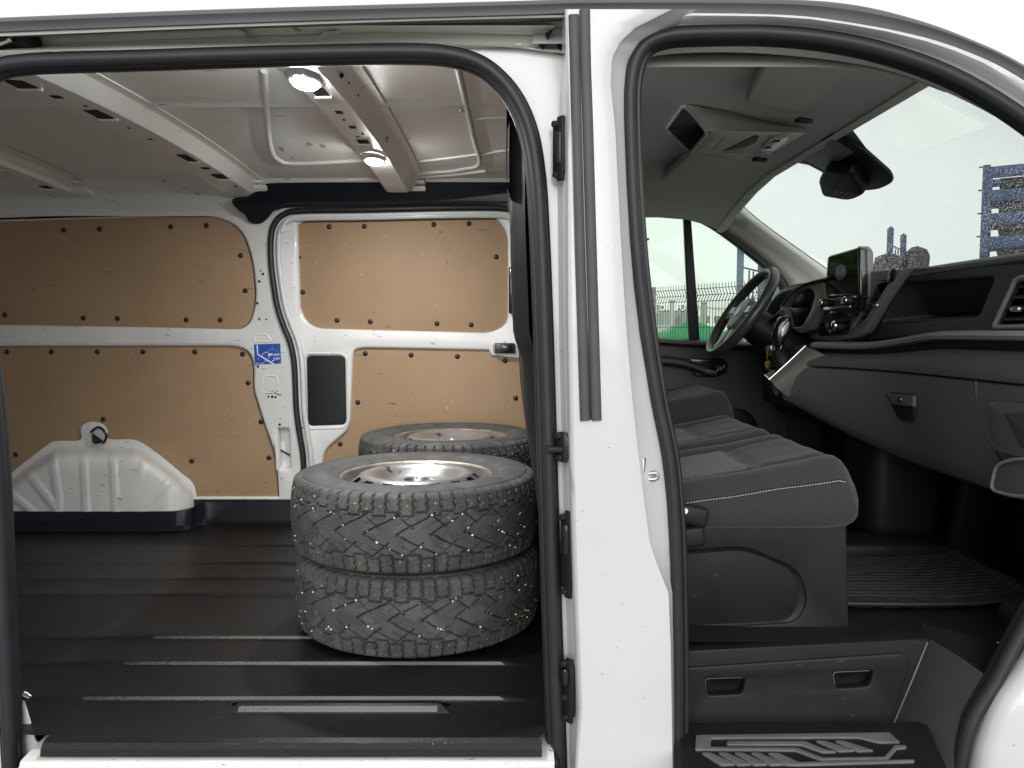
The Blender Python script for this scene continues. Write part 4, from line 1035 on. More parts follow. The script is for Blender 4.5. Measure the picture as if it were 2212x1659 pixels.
# radio knobs bar under the screen
rb = plate('radio_bar', fil(LX([(1779, 646), (1852, 638), (1840, 668), (1778, 672)], tsx - 0.003), 0.005), m_blkg, ts, nrm=(-1, 0, 0), thick=0.02, bevel=0.003)
plate('radio_display_strip', fil(LX([(1800, 662), (1836, 660), (1836, 664), (1796, 668)], tsx - 0.005), 0.001), m_chrome, ts, nrm=(-1, 0, 0), thick=0.003)
plate('radio_button_panel', fil(LX([(1816, 647), (1832, 645), (1831, 654), (1815, 656)], tsx - 0.005), 0.001), m_satin, ts, nrm=(-1, 0, 0), thick=0.003)
for u, v in ((1785, 655), (1838, 650)):
    kn = lathe('radio_knob', [(0.0, 0.020), (0.010, 0.020), (0.0125, 0.017), (0.013, 0.0)], m_blk, ts, 24, axis=(-1, 0, 0.1), at=PX(u, v, tsx - 0.004), angle=50)
    lathe('radio_knob_ring', [(0.0095, 0.0206), (0.0115, 0.0202), (0.0125, 0.018)], m_chrome, ts, 24, axis=(-1, 0, 0.1), at=PX(u, v, tsx - 0.004))
plate('screen_bracket', LX([(1786, 668), (1850, 640), (1862, 640), (1856, 668), (1838, 684), (1782, 688)], tsx + 0.012), m_blkg, ts, nrm=(-1, 0, 0), thick=0.02, bevel=0.003)

# trim strip and lower dash: one swept shape that comes rearwards at the centre console
ysl = [0.075, 0.15, 0.3, 0.45, 0.52, 0.58, 0.64, 0.70, 0.76, 0.82, 0.87, 0.92, 0.96, 1.0]
def offx(y): return 0.0 if y < 0.5 else -0.185 * ((y - 0.5) / 0.5) ** 2
def zlo(y): return 1.045 if y < 0.5 else 1.045 + 0.115 * ((y - 0.5) / 0.5) ** 2.2
strip, band, low, glv = [], [], [], []
for y in ysl:
    o_ = offx(y); zb = zlo(y); k = o_ * 0.5; q_ = min(1.0, max(0.0, (y - 0.40) / 0.45)); zc = -0.035 * q_ * q_ * (3 - 2 * q_)
    strip.append([(1.10 + k, y, 1.402 + zc), (1.066 + k, y, 1.401 + zc), (1.050 + k, y, 1.398 + zc), (1.043 + k, y, 1.390 + zc), (1.046 + k, y, 1.382 + zc), (1.064 + k, y, 1.378 + zc), (1.10 + k, y, 1.378 + zc)])
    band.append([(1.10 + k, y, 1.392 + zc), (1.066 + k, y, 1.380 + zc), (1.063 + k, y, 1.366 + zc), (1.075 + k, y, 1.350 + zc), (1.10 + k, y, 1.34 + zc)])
    low.append([(1.12 + k, y, 1.362 + zc), (1.075 + k, y, 1.360 + zc), (1.062 + o_ * 0.5, y, 1.352 + zc * 0.6), (1.050 + o_ * 0.62, y, 1.330 + zc * 0.3), (1.043 + o_ * 0.75, y, 1.305), (1.044 + o_ * 0.8, y, 1.293), (1.052 + o_ * 0.8, y, 1.289), (1.075 + o_ * 0.8, y, 1.289)])
    h = 1.286 - zb
    glv.append([(1.085 + o_ * 0.8, y, 1.2865), (1.050 + o_ * 0.8, y, 1.2865), (1.044 + o_ * 0.82, y, 1.283), (1.042 + o_ * 0.95, y, 1.286 - h * 0.2), (1.043 + o_, y, 1.286 - h * 0.5), (1.052 + o_, y, 1.286 - h * 0.8), (1.062 + o_ * 0.95, y, zb + 0.012),
                (1.075 + o_ * 0.9, y, zb), (1.14, y, zb - 0.002), (1.45, y, zb - 0.02)])
loft('trim_strip', strip, m_stack, dash, angle=50)
loft('dash_undercut_band', band, m_blk, dash, angle=50)  # black plastic band set back under the trim strip
lowd = loft('lower_dash', low, m_dashg, dash, angle=50)
glb = loft('glovebox', glv, m_dashg, dash, angle=50)
# console side: curves forward towards the driver's footwell
e0 = glv[-1]; e1_ = low[-1]
ly = [1.0, 1.02, 1.035, 1.04]
loft('console_side', [[(x + f, y, z) for (x, _, z) in (e1_[2:] + e0[2:8])] for y, f in zip(ly, (0, 0.015, 0.05, 0.25))], m_dashg, dash, angle=60)
# seams of the glovebox lid
for pts in ([(1900 - 8, 806), (1898, 850), (1912, 905)], [(2108, 822), (2112, 870), (2140, 950), (2170, 1010)]):
    tube('lid_seam', [PX(u, v, 1.0435) for u, v in cr(pts, 6)], 0.0016, m_blkg, dash, n=6, ref=(1, 0, 0))
tube('lid_seam', [PX(u, v, 1.043) for u, v in cr([(1905, 756), (1896, 775), (1896, 800)], 5)], 0.0016, m_blkg, dash, n=6, ref=(1, 0, 0))
# glovebox handle, socket, corner pocket
GH = 1.030
hp = fil([(1910, 845), (1974, 852), (1973, 911), (1942, 905)], [3, 3, 3, 6], 3)
gh = plate('glovebox_handle', LX(hp, GH), m_blk, dash, nrm=(-1, 0, 0), thick=0.004, bevel=0.001)
plate('handle_flap', fil(LX([(1913, 849), (1972, 855), (1972, 879), (1926, 873)], GH - 0.006), 0.002), m_dashg, dash, nrm=(-1, 0, 0), thick=0.010, bevel=0.002)
lathe('lock_cylinder', [(0, 0.004), (0.007, 0.004), (0.0085, 0.0)], m_blkg, dash, 18, axis=(-1, 0, 0), at=PX(1945, 863, GH - 0.006))
lathe('power_socket', [(0.0, 0.006), (0.010, 0.007), (0.0135, 0.010), (0.016, 0.006), (0.017, 0.0)], m_blkg, dash, 22, axis=(-1, -0.1, 0), at=PX(1828, 783, 1.035), angle=40)
lathe('socket_ring', [(0.0095, 0.0105), (0.0115, 0.0110), (0.0130, 0.0095)], m_chrome, dash, 22, axis=(-1, -0.1, 0), at=PX(1828, 783, 1.035))
pk = fil([(2134, 870), (2162, 867), (2260, 880), (2260, 1000), (2150, 975)], [8, 8, 3, 3, 10], 4)
a = LX(pk, GH - 0.001); c = sum(a, Vector()) / len(a); b = [Vector((GH + 0.022, c.y + (p.y - c.y) * 0.84, c.z + (p.z - c.z) * 0.85)) for p in a]
n = len(a)
plate('pocket_panel', a, m_dashg, dash, nrm=(-1, 0, 0), thick=0.003, bevel=0.001)
plate('pocket_inner', LX(fil([(2168, 892), (2260, 892), (2260, 980), (2205, 968)], [6, 2, 2, 14], 4), GH - 0.005), m_dash, dash, nrm=(-1, 0, 0), thick=0.004, bevel=0.0012)
cp = fil([(2152, 1003), (2190, 992), (2260, 992), (2260, 1072), (2190, 1072), (2140, 1058)], [22, 14, 3, 3, 20, 14], 5)
plate('cup_pocket', LX(cp, GH - 0.002), m_dashg, dash, nrm=(-1, 0, 0), thick=0.010, bevel=0.003, angle=60)
sweep('cup_pocket_rim', LX([p for p in cp], GH - 0.006), circ(0.004, 8), m_stack, dash, ref=(1, 0, 0), closed=True)

# instrument hood and cluster
IX = 1.000
ho = fil([(1683, 668), (1716, 622), (1775, 604), (1784, 640), (1745, 716), (1728, 722), (1690, 700)], [6, 14, 10, 14, 10, 6, 6], 5)
hi_ = fil([(1692, 664), (1716, 630), (1750, 622), (1760, 636), (1752, 668), (1732, 706), (1700, 706)], [6, 10, 10, 8, 10, 10, 6], 5)
plate('instrument_surround', LX(ho, IX), m_stack, dash, holes=[LX(hi_, IX)], nrm=(-1, 0, 0), thick=0.03, bevel=0.006, angle=60)
a = LX(hi_, IX + 0.003); c = sum(a, Vector()) / len(a); b = [Vector((IX + 0.09, c.y + (p.y - c.y) * 0.85, c.z + (p.z - c.z) * 0.85)) for p in a]
n = len(a)
mesh('instrument_cluster', a + b, [(i, (i + 1) % n, n + (i + 1) % n, n + i) for i in range(n)] + [tuple(range(n, 2 * n))], m_blkg, dash, 60)
hd_ = [PX(u, v, IX - 0.015) for u, v in cr([(1684, 664), (1700, 640), (1722, 620), (1750, 608), (1786, 600)], 5)]
loft('instrument_hood', [[p + Vector((0, 0, -0.004)) for p in hd_], hd_, [p + Vector((0.03, 0.0, 0.010)) for p in hd_], [p + Vector((0.16, 0.02, 0.018)) for p in hd_], [p + Vector((0.30, 0.02, 0.0)) for p in hd_]], m_dash, dash, angle=60)
box('dash_driver_side', (1.12, 1.56, 1.28), (0.20, 0.30, 0.34), m_dash, dash, 0.03)
box('driver_knee_panel', (1.16, 1.42, 1.20), (0.20, 0.50, 0.26), m_blk, dash, 0.03)

# ---- steering wheel --------------------------------------------------------------------------------
SWC = Vector((0.833, 1.35, 1.467))
TL = R(34)
ax = Vector((-math.cos(TL), 0, math.sin(TL)))           # towards the driver
e_u = Vector((math.sin(TL), 0, math.cos(TL)))            # up along the wheel
e_y = Vector((0, 1, 0))
def sw_pt(a, b, c=0.0): return SWC + e_y * a + e_u * b + ax * c
stw = empty('steering_wheel', SWC); stw.parent = van; stw.matrix_parent_inverse = van.matrix_world.inverted()
m_leather = M('wheel_leather', (0.035, 0.036, 0.038), 0.34, bump=0.1, bscale=1500, bdist=0.0003)
m_silv = M('wheel_trim_silver', (0.36, 0.37, 0.38), 0.32, metal=0.8)
rr = [sw_pt(0.178 * math.cos(t), 0.178 * math.sin(t)) for t in np.linspace(0, 2 * math.pi, 72, endpoint=False)]
V = []; n = 14
for i in range(72):
    t = 2 * math.pi * i / 72; rad = e_y * math.cos(t) + e_u * math.sin(t)
    for k in range(n):
        w = 2 * math.pi * k / n; V.append(SWC + rad * (0.178 + 0.0165 * math.cos(w)) + ax * (0.019 * math.sin(w)))
F = [(i * n + k, i * n + (k + 1) % n, ((i + 1) % 72) * n + (k + 1) % n, ((i + 1) % 72) * n + k) for i in range(72) for k in range(n)]
mesh('wheel_rim', V, F, m_leather, stw, 60)
hubp = [sw_pt(a, b, 0.012) for a, b in fil([(-0.062, 0.055), (0.062, 0.055), (0.075, -0.01), (0.045, -0.075), (-0.045, -0.075), (-0.075, -0.01)], 0.03, 6)]
plate('wheel_hub', hubp, m_stack, stw, nrm=ax, thick=0.05, bevel=0.014, angle=60)
lathe('hub_emblem', [(0, 0.002), (0.018, 0.0015), (0.020, 0)], m_silv, stw, 24, axis=ax, at=sw_pt(0, -0.005, 0.013))
for s in (-1, 1):
    q = [sw_pt(s * a, b, 0.004) for a, b in [(0.06, 0.028), (0.165, 0.030), (0.172, -0.005), (0.165, -0.028), (0.065, -0.025)]]
    plate('wheel_spoke', q if s > 0 else q[::-1], m_stack, stw, nrm=ax, thick=0.022, bevel=0.006, angle=60)
    box('spoke_buttons', sw_pt(s * 0.095, 0.004, 0.008), (0.008, 0.045, 0.03), m_silv, stw, 0.003, Matrix.Rotation(-TL, 3, 'Y') if False else Matrix.Rotation(TL, 3, 'Y'))
    q = [sw_pt(s * a, b, 0.002) for a, b in [(0.012, -0.06), (0.034, -0.06), (0.058, -0.172), (0.036, -0.176)]]
    plate('wheel_spoke', q if s > 0 else q[::-1], m_silv, stw, nrm=ax, thick=0.012, bevel=0.003, angle=60)
# column shroud and stalks
sh = []
for t, wy, wz in ((-0.02, 0.050, 0.050), (-0.06, 0.068, 0.062), (-0.14, 0.075, 0.070), (-0.24, 0.075, 0.080)):
    c = SWC + ax * t - Vector((0, 0, 0.012 - t * 0.0))
    sh.append([c + e_y * wy * math.cos(w) + e_u * wz * math.sin(w) for w in np.linspace(0, 2 * math.pi, 20, endpoint=False)])
shr = loft('column_shroud', sh, m_blk, van, closed=True, angle=60)
for a, b in (((-0.06, 0.02), (-0.17, 0.045)), ((0.06, 0.0), (0.17, 0.02))):
    cyl('stalk', sw_pt(a[0], a[1], -0.09), sw_pt(b[0], b[1], -0.075), 0.008, 0.011, m_blk, shr, 12)
lathe('ignition_lock', [(0, 0.012), (0.012, 0.012), (0.019, 0.009), (0.021, 0.0)], m_satin, shr, 24, axis=(-0.8, -0.55, 0.1), at=PY(1668, 757, 1.21), angle=50)
lathe('lock_surround', [(0.020, 0.0085), (0.034, 0.004), (0.040, -0.01)], m_blk, shr, 24, axis=(-0.8, -0.55, 0.1), at=PY(1668, 757, 1.21), angle=50)

# ---- gear selector ------------------------------------------------------------------------------------
GY = 1.05
gp = [PY(1648, 815, GY), PY(1664, 823, GY), PY(1738, 748, GY), PY(1712, 745, GY)]
V = []
top_ = [PY(1652, 812, 1.14), PY(1663, 822, 0.985), PY(1740, 748, 0.985), PY(1712, 744, 1.14)]
gs = mesh('gear_panel', top_ + [p + Vector((0.02, 0, -0.05)) for p in top_], [(0, 1, 2, 3), (0, 1, 5, 4), (1, 2, 6, 5), (2, 3, 7, 6), (3, 0, 4, 7)], m_blk, van)
tube('gear_panel_edge', [top_[0] + Vector((0, 0, 0.002)), top_[1] + Vector((0, 0, 0.002)), top_[1].lerp(top_[2], 0.5) + Vector((0, 0, 0.003)), top_[2] + Vector((0, 0, 0.002))], 0.0035, m_chrome, gs, n=8, ref=(0, 0, 1))
def edge_row(d0, d1): return [lr(top_[1], top_[2], t) + lr(Vector(d0), Vector(d1), t) for t in (0, 0.25, 0.5, 0.75, 1.0)]
loft('console_cheek', [edge_row((0, 0, 0), (0, 0, 0)), edge_row((0.004, -0.008, -0.004), (0.004, -0.010, -0.003)), edge_row((0.012, -0.016, -0.018), (0.02, -0.03, -0.012)), edge_row((0.045, -0.012, -0.045), (0.05, -0.05, -0.03)), edge_row((0.10, -0.002, -0.070), (0.08, -0.05, -0.08)), edge_row((0.17, 0.01, -0.09), (0.16, -0.03, -0.15))], m_dashg, gs, angle=70)
loft('console_rear', [[top_[0], top_[1]], [top_[0] + Vector((0.01, 0, -0.03)), top_[1] + Vector((0.012, -0.016, -0.018))], [top_[0] + Vector((0.06, 0, -0.10)), top_[1] + Vector((0.10, -0.002, -0.070))]], m_dashg, gs, angle=70)
lathe('gear_gaiter', [(0.040, -0.02), (0.034, 0.0), (0.022, 0.02), (0.012, 0.035)], m_blk, gs, 18, axis=(-0.45, 0, 0.9), at=PY(1686, 776, 1.06))
cyl('gear_lever_stem', PY(1681, 772, 1.06), PY(1690, 738, 1.06), 0.008, 0.007, m_blkg, gs, 12)
kp = fil([(1675, 706), (1690, 684), (1708, 680), (1714, 690), (1711, 712), (1696, 745), (1680, 752), (1673, 730)], [12, 10, 10, 8, 12, 10, 8, 12], 5)
gk = plate('gear_knob', LY(kp, 1.035), m_blkg, van, thick=0.05, bevel=0.016, angle=70)
plate('knob_inlay', fil(LY([(1688, 712), (1704, 692), (1707, 700), (1700, 718), (1688, 730)], 1.0345), 0.006), m_silv, gk, thick=0.003, bevel=0.001)

# ---- headliner, visors, overhead console ------------------------------------------------------------------
hx = [0.03, 0.2, 0.4, 0.6, 0.72, 0.80, 0.86]
hy = [0.085, 0.12, 0.2, 0.35, 0.55, 0.75, 0.95, 1.15, 1.35, 1.48, 1.56, 1.62, 1.66, 1.69]
def hz(x, y):
    z = 2.035 - 0.055 * ((y - 0.85) / 0.7) ** 2
    if y > 1.35: z -= 0.10 * ((y - 1.35) / 0.34) ** 1.6
    if y < 0.2: z -= 0.05 * ((0.2 - y) / 0.115) ** 2
    return z - 0.05 * max(0, (x - 0.62) / 0.24) ** 2
def hxx(x, y):                     # front edge bows forward in the middle
    return x + (0.105 * (1 - ((y - 0.85) / 0.75) ** 2)) * max(0, (x - 0.5) / 0.36)
hl = loft('headliner', [[(hxx(x, y), y, hz(x, y)) for y in hy] for x in hx], m_head, van, angle=60)
# roof above the cab
loft('cab_roof', [[(hxx(x, y) + 0.01, y + (0.04 if y > 1.5 else -0.045 if y < 0.15 else 0), hz(x, y) + 0.028) for y in hy] for x in hx], m_white, van, angle=60)
# windscreen header lip
loft('windscreen_header', [[(hxx(0.86, y) - 0.012, y, hz(0.86, y) - 0.004) for y in hy[2:]], [(hxx(0.86, y) + 0.012, y, hz(0.86, y) - 0.012) for y in hy[2:]], [(hxx(0.86, y) + 0.03, y, hz(0.86, y) + 0.0) for y in hy[2:]], [(hxx(0.86, y) + 0.012, y, hz(0.86, y) + 0.03) for y in hy[2:]]], m_trim, van, angle=60)
def visor(px, z):
    q = [PZ(u, v, z) for u, v in px]
    return plate('sun_visor', q, m_visor, van, nrm=(0.12, 0, -1), thick=0.022, bevel=0.008, angle=70)
v1 = visor(fil([(1669, 116), (1609, 226), (1735, 272), (1880, 147)], [4, 14, 8, 6], 5), 1.962)
v2 = visor(fil([(1489, 333), (1430, 388), (1487, 410), (1540, 406), (1632, 343)], [6, 12, 8, 10, 8], 5), 1.955)
for u, v, z in ((1736, 261, 1.955), (1864, 141, 1.955), (1641, 345, 1.945), (1548, 410, 1.94)):
    p = PZ(u, v, z); box('visor_clip', p, (0.05, 0.022, 0.014), m_dsteel if u in (1736, 1641) else m_trim, hl, 0.005, Matrix.Rotation(R(25), 3, 'Z'))
# overhead console
q_open = [PZ(1439, 279, 2.028), PZ(1478, 226, 2.028), PZ(1528, 286, 1.950), PZ(1491, 331, 1.950)]
q_end = [PZ(1745, 305, 2.02), PZ(1752, 272, 2.02), PZ(1742, 286, 1.962), PZ(1645, 333, 1.955)]
A0, A1, A2, A3 = q_open
oc = empty('overhead_console', (0.6, 0.8, 1.95)); oc.parent = van; oc.matrix_parent_inverse = van.matrix_world.inverted()
N = 8; rws = []
for t in np.linspace(0, 1, N):
    up0, up1, dn1, dn0 = lr(A0, PZ(1700, 330, 2.03), t), lr(A1, PZ(1745, 282, 2.03), t), lr(A2, PZ(1738, 288, 1.965), t), lr(A3, PZ(1660, 334, 1.965), t)
    bow = 0.022 * math.sin(math.pi * min(1, t * 1.15))
    rws.append([up0, lr(up0, dn0, 0.5) + Vector((0, -bow * 0.2, 0)), lr(up0, dn0, 0.92), lr(dn0, dn1, 0.05), lr(dn0, dn1, 0.5), lr(dn0, dn1, 0.95), lr(up1, dn1, 0.93), lr(up1, dn1, 0.5) + Vector((0, bow, 0.01)), up1 + Vector((0, -bow * 0.6, 0))])
loft('console_shell', rws, m_cons, oc, angle=45, thick=0.004)
dp_ = Vector((0.075, 0, -0.012))
ctr = (A0 + A1 + A2 + A3) / 4
inn = [ctr + (p - ctr) * 0.66 + dp_ for p in (A0, A1, A2, A3)]
rim_ = [ctr + (p - ctr) * 0.985 + Vector((0.002, 0, 0)) for p in (A0, A1, A2, A3)]
mesh('console_pocket', rim_ + inn, [(0, 1, 5, 4), (1, 2, 6, 5), (2, 3, 7, 6), (3, 0, 4, 7), (4, 5, 6, 7)], m_dash, oc)
sweep('pocket_rim', fil([ctr + (p - ctr) * 1.0 for p in (A0, A1, A2, A3)], 0.02, 4), circ(0.005, 8), m_cons, oc, ref=(1, 0, 0), closed=True)
ll = plate('reading_lamp', [PZ(u, v, 1.951) for u, v in fil([(1640, 327), (1668, 299), (1706, 294), (1700, 308), (1668, 328)], [6, 8, 6, 6, 6], 4)], m_clear, oc, nrm=(0, 0, -1), thick=0.010, bevel=0.003)
for u, v in ((1676, 305), (1658, 319)): box('lamp_switch', PZ(u, v, 1.943), (0.020, 0.018, 0.004), m_dash, oc, 0.001)
plate('console_groove', [PZ(u, v, 1.952) for u, v in fil([(1560, 327), (1610, 318), (1632, 308), (1640, 296), (1632, 294), (1612, 304), (1590, 314)], 3, 3)], m_dash, oc, nrm=(0, 0, -1), thick=0.003)
plate('visor_label', [PZ(u, v, 1.941) for u, v in [(1562, 334), (1617, 334), (1603, 346), (1600, 345)]], m_prnt if False else m_trim, hl, nrm=(0, 0, -1), thick=0.002)
# grab handle over the driver's door
gpts = cr([PY(1340, 384, 1.60), PY(1380, 380, 1.575), PY(1410, 383, 1.575), PY(1417, 390, 1.585), PY(1414, 400, 1.61)], 5)
sweep('grab_handle', gpts, circ(0.010, 10, 1.0, 1.0), m_trim, van)

# ---- far A pillar, windscreen ---------------------------------------------------------------------------------
pa = [(1575, 392, 1.60), (1588, 425, 1.61), (1600, 445, 1.615), (1640, 480, 1.62), (1700, 524, 1.63), (1760, 566, 1.64), (1830, 615, 1.65), (1900, 664, 1.66)]
pb = [(1380, 441, 1.715), (1470, 450, 1.715), (1530, 473, 1.715), (1580, 505, 1.715), (1640, 550, 1.715), (1686, 590, 1.715), (1712, 630, 1.715), (1722, 690, 1.715)]
pm = [(1500, 418, 1.665), (1540, 440, 1.665), (1572, 462, 1.665), (1612, 496, 1.665), (1676, 540, 1.672), (1730, 582, 1.68), (1775, 625, 1.685), (1810, 680, 1.69)]
f_ = lambda L: [PY(*p) for p in cr(L, 4)]
fa, fm, fb = f_(pa), f_(pm), f_(pb)
loft('pillar_trim', [[p + Vector((0.02, 0.03, 0.006)) for p in fa], fa, [lr(a, b, 0.5) + Vector((-0.004, -0.022, 0.004)) for a, b in zip(fa, fm)], fm, [lr(a, b, 0.6) + Vector((0, -0.008, 0)) for a, b in zip(fm, fb)], fb, [p + Vector((0, 0.06, 0)) for p in fb]], m_trim, van, angle=70)
tube('windscreen_gasket', [p + Vector((0.012, 0.02, 0.002)) for p in fa], 0.005, m_blk, van, n=8)
# near A pillar trim and headliner edge inside the seal
ne = [(1374, 137), (1420, 120), (1528, 113), (1669, 117), (1834, 135), (1938, 158), (2021, 189), (2124, 238), (2212, 291), (2330, 372), (2460, 470)]
no_ = [(1360, 120), (1410, 95), (1500, 85), (1669, 88), (1834, 102), (1938, 128), (2041, 168), (2150, 226), (2220, 275), (2340, 352), (2470, 450)]
ne, no_ = cr(ne, 5), cr(no_, 5)
loft('near_pillar_trim', [LY(no_, 0.03), [PY(a[0] * 0.6 + b[0] * 0.4, a[1] * 0.6 + b[1] * 0.4, 0.055) for a, b in zip(no_, ne)], LY(ne, 0.085), [PY(u, v - 4, 0.10) for u, v in ne], [PY(u, v - 14, 0.10) for u, v in ne]], m_trim, van, angle=70)
hdr = [Vector((hxx(0.86, y) + 0.012, y, hz(0.86, y) + 0.008)) for y in np.linspace(0.08, 1.66, 17)]
base = [Vector((1.78 + 0.16 * (1 - ((y - 0.87) / 0.8) ** 2), y, 1.385)) for y in np.linspace(0.02, 1.72, 17)]
rws = []
for t in np.linspace(0, 1, 9):
    rws.append([lr(a, b, t) + Vector((0.03, 0, 0.035)) * math.sin(math.pi * t) for a, b in zip(hdr, base)])
ws = loft('windscreen', rws, m_wind, van, angle=80)
# rain sensor and camera cover on the glass, with the dotted patch
def on_glass(u, v):                 # meets the flat middle of the windscreen
    n = (base[8] - hdr[8]).cross(Vector((0, 1, 0))).normalized()
    p0 = lr(hdr[8], base[8], 0.2) + Vector((0.018, 0, 0.020)); d = ray(u, v)
    return CAM + d * ((p0 - CAM).dot(n) / d.dot(n)), n
def gl(px, k=0.0):
    out = []
    for u, v in px:
        p, n = on_glass(u, v); out.append(p + n * k)
    return out, n
q, n_ = gl([(1800, 250), (1842, 240), (1890, 306), (1835, 285)]); n_ = n_ if n_.z < 0 else -n_
plate('dotted_band', [p + n_ * 0.034 for p in q], m_frit, ws, nrm=n_, thick=0.001)
q, _ = gl([(1712, 326), (1735, 314), (1772, 340), (1740, 335)])
plate('dotted_band', [p + n_ * 0.034 for p in q], m_frit, ws, nrm=n_, thick=0.001)
q, _ = gl(fil([(1722, 312), (1812, 256), (1880, 296), (1940, 350), (1946, 368), (1918, 384), (1866, 390), (1802, 380), (1795, 350)], [6, 8, 12, 14, 8, 14, 14, 10, 8], 4))
sc = plate('sensor_cover', [p + n_ * 0.045 for p in q], m_blk, van, nrm=n_, thick=0.016, bevel=0.006, angle=70)
q, _ = gl(fil([(1796, 346), (1812, 318), (1870, 322), (1884, 350), (1900, 372), (1866, 389), (1804, 380)], [8, 12, 12, 10, 12, 14, 12], 4))
plate('camera_box', [p + n_ * 0.085 for p in q], m_blk, sc, nrm=n_, thick=0.05, bevel=0.012, angle=70)
for k in range(5):
    q, _ = gl([(1822 + k * 13, 378 - k * 0.5), (1840 + k * 12, 363 + k * 1.0), (1844 + k * 12, 364 + k * 1.0), (1827 + k * 13, 379 - k * 0.5)])
    plate('cover_louvre', [p + n_ * 0.087 for p in q], m_blkg, sc, nrm=n_, thick=0.003)
q, _ = gl([(1740, 312), (1812, 268), (1862, 300), (1800, 342)])
plate('cover_panel', [p + n_ * 0.048 for p in q], m_stack, sc, nrm=n_, thick=0.004, bevel=0.001)

# ---- driver's door ------------------------------------------------------------------------------------------------
DDY = 1.725
fr_t = [(1360, 441)] + cr([(1400, 444), (1470, 452), (1530, 475), (1580, 507), (1640, 553), (1682, 590), (1706, 622), (1716, 660), (1716, 740)], 4)
w_in = cr([(1382, 449), (1470, 460), (1526, 482), (1574, 513), (1632, 558), (1670, 591), (1692, 622), (1700, 660), (1704, 730)], 4)
win = [(1300, 446)] + w_in + [(1704, 742), (1300, 726)]
dd = plate('driver_door', LY([(1200, 430)] + cr([(1382, 438), (1470, 444), (1540, 470), (1600, 510), (1660, 556), (1706, 600), (1735, 650)], 4) + [(1760, 700), (1790, 1120), (1200, 1120)], DDY), m_dash, van, holes=[LY(win, DDY)], thick=0.06, bevel=0.008, angle=60)
plate('door_window', LY([(1290, 430)] + w_in + [(1710, 760), (1290, 760)], DDY + 0.03), m_glass, dd, thick=0.004)
sweep('window_seal', LY(w_in, DDY - 0.006), circ(0.008, 8), m_rub, dd)
dv = [PY(1477, 452, DDY), PY(1492, 452, DDY), PY(1512, 734, DDY), PY(1490, 734, DDY)]
plate('window_divider', dv, m_blk, dd, thick=0.03, bevel=0.004)
sweep('belt_rail', LY([(1300, 730), (1400, 735), (1480, 741), (1560, 745), (1650, 748)], DDY - 0.03), circ(0.013, 10, 1.0, 2.4), m_dash, dd)
sweep('armrest', LY(cr([(1330, 770), (1400, 776), (1470, 783), (1520, 800)], 4), DDY - 0.05), circ(0.02, 10, 1.0, 1.8), m_dash, dd)
loft('door_card', [LY([(1300, 742), (1450, 748), (1600, 756), (1700, 770)], DDY - 0.012), LY([(1300, 800), (1450, 815), (1600, 825), (1700, 835)], DDY - 0.03), LY([(1300, 835), (1450, 850), (1600, 862), (1700, 880)], DDY - 0.05), LY([(1300, 900), (1450, 920), (1600, 935), (1700, 960)], DDY - 0.055), LY([(1300, 1100), (1450, 1100), (1600, 1100), (1700, 1100)], DDY - 0.04)], m_dash, dd, angle=50)
hr = fil([(1482, 776), (1560, 772), (1578, 790), (1555, 815), (1500, 815)], [6, 10, 12, 12, 10], 4)
plate('handle_bowl', LY(hr, DDY - 0.034), m_blkg, dd, thick=0.004, bevel=0.001)
hn = cr([PY(1492, 780, DDY - 0.045), PY(1500, 790, DDY - 0.052), PY(1515, 799, DDY - 0.058), PY(1535, 805, DDY - 0.052), PY(1548, 806, DDY - 0.045)], 5)
sweep('door_pull', hn, circ(0.0085, 10, 1.3, 0.8), m_satin, dd, scale=list(np.interp(np.linspace(0, 1, len(hn)), [0, 0.2, 1], [1.3, 1.2, 0.8])))
box('window_switch', PY(1558, 797, DDY - 0.048), (0.05, 0.012, 0.022), m_blk, dd, 0.004, Matrix.Rotation(R(22), 3, 'Y'))
for k in range(3): box('switch_button', PY(1550 + k * 7, 800 - k * 4, DDY - 0.056), (0.008, 0.006, 0.010), m_silv, dd, 0.002)
lathe('door_speaker', [(0.0, 0.004), (0.05, 0.005), (0.085, 0.002), (0.092, -0.004)], m_blk, dd, 40, axis=(0, -1, 0), at=PY(1590, 930, DDY - 0.055), angle=50)
# outside mirror on the driver's door
mir = box('door_mirror', PY(1693, 640, 1.93), (0.10, 0.16, 0.23), m_white, van, 0.035)
mc = PY(1668, 632, 1.93)
tgt = Vector((-5.0, 9.5, 1.6)); dv_ = (mc - CAM).normalized(); rv_ = (tgt - mc).normalized(); mn = (rv_ - dv_).normalized()
e1 = Vector((0, 0, 1)).cross(mn).normalized(); e2 = mn.cross(e1)
plate('mirror_glass', [mc + e1 * a + e2 * b for a, b in fil([(-0.075, -0.10), (0.075, -0.10), (0.075, 0.10), (-0.075, 0.10)], 0.03, 5)], m_mirror, mir, nrm=mn, thick=0.006)
box('mirror_shell', mc + Vector((0.045, 0.0, 0)), (0.07, 0.15, 0.23), m_blk, mir, 0.03)
box('mirror_arm', PY(1700, 690, 1.84), (0.08, 0.16, 0.05), m_blk, mir, 0.015)

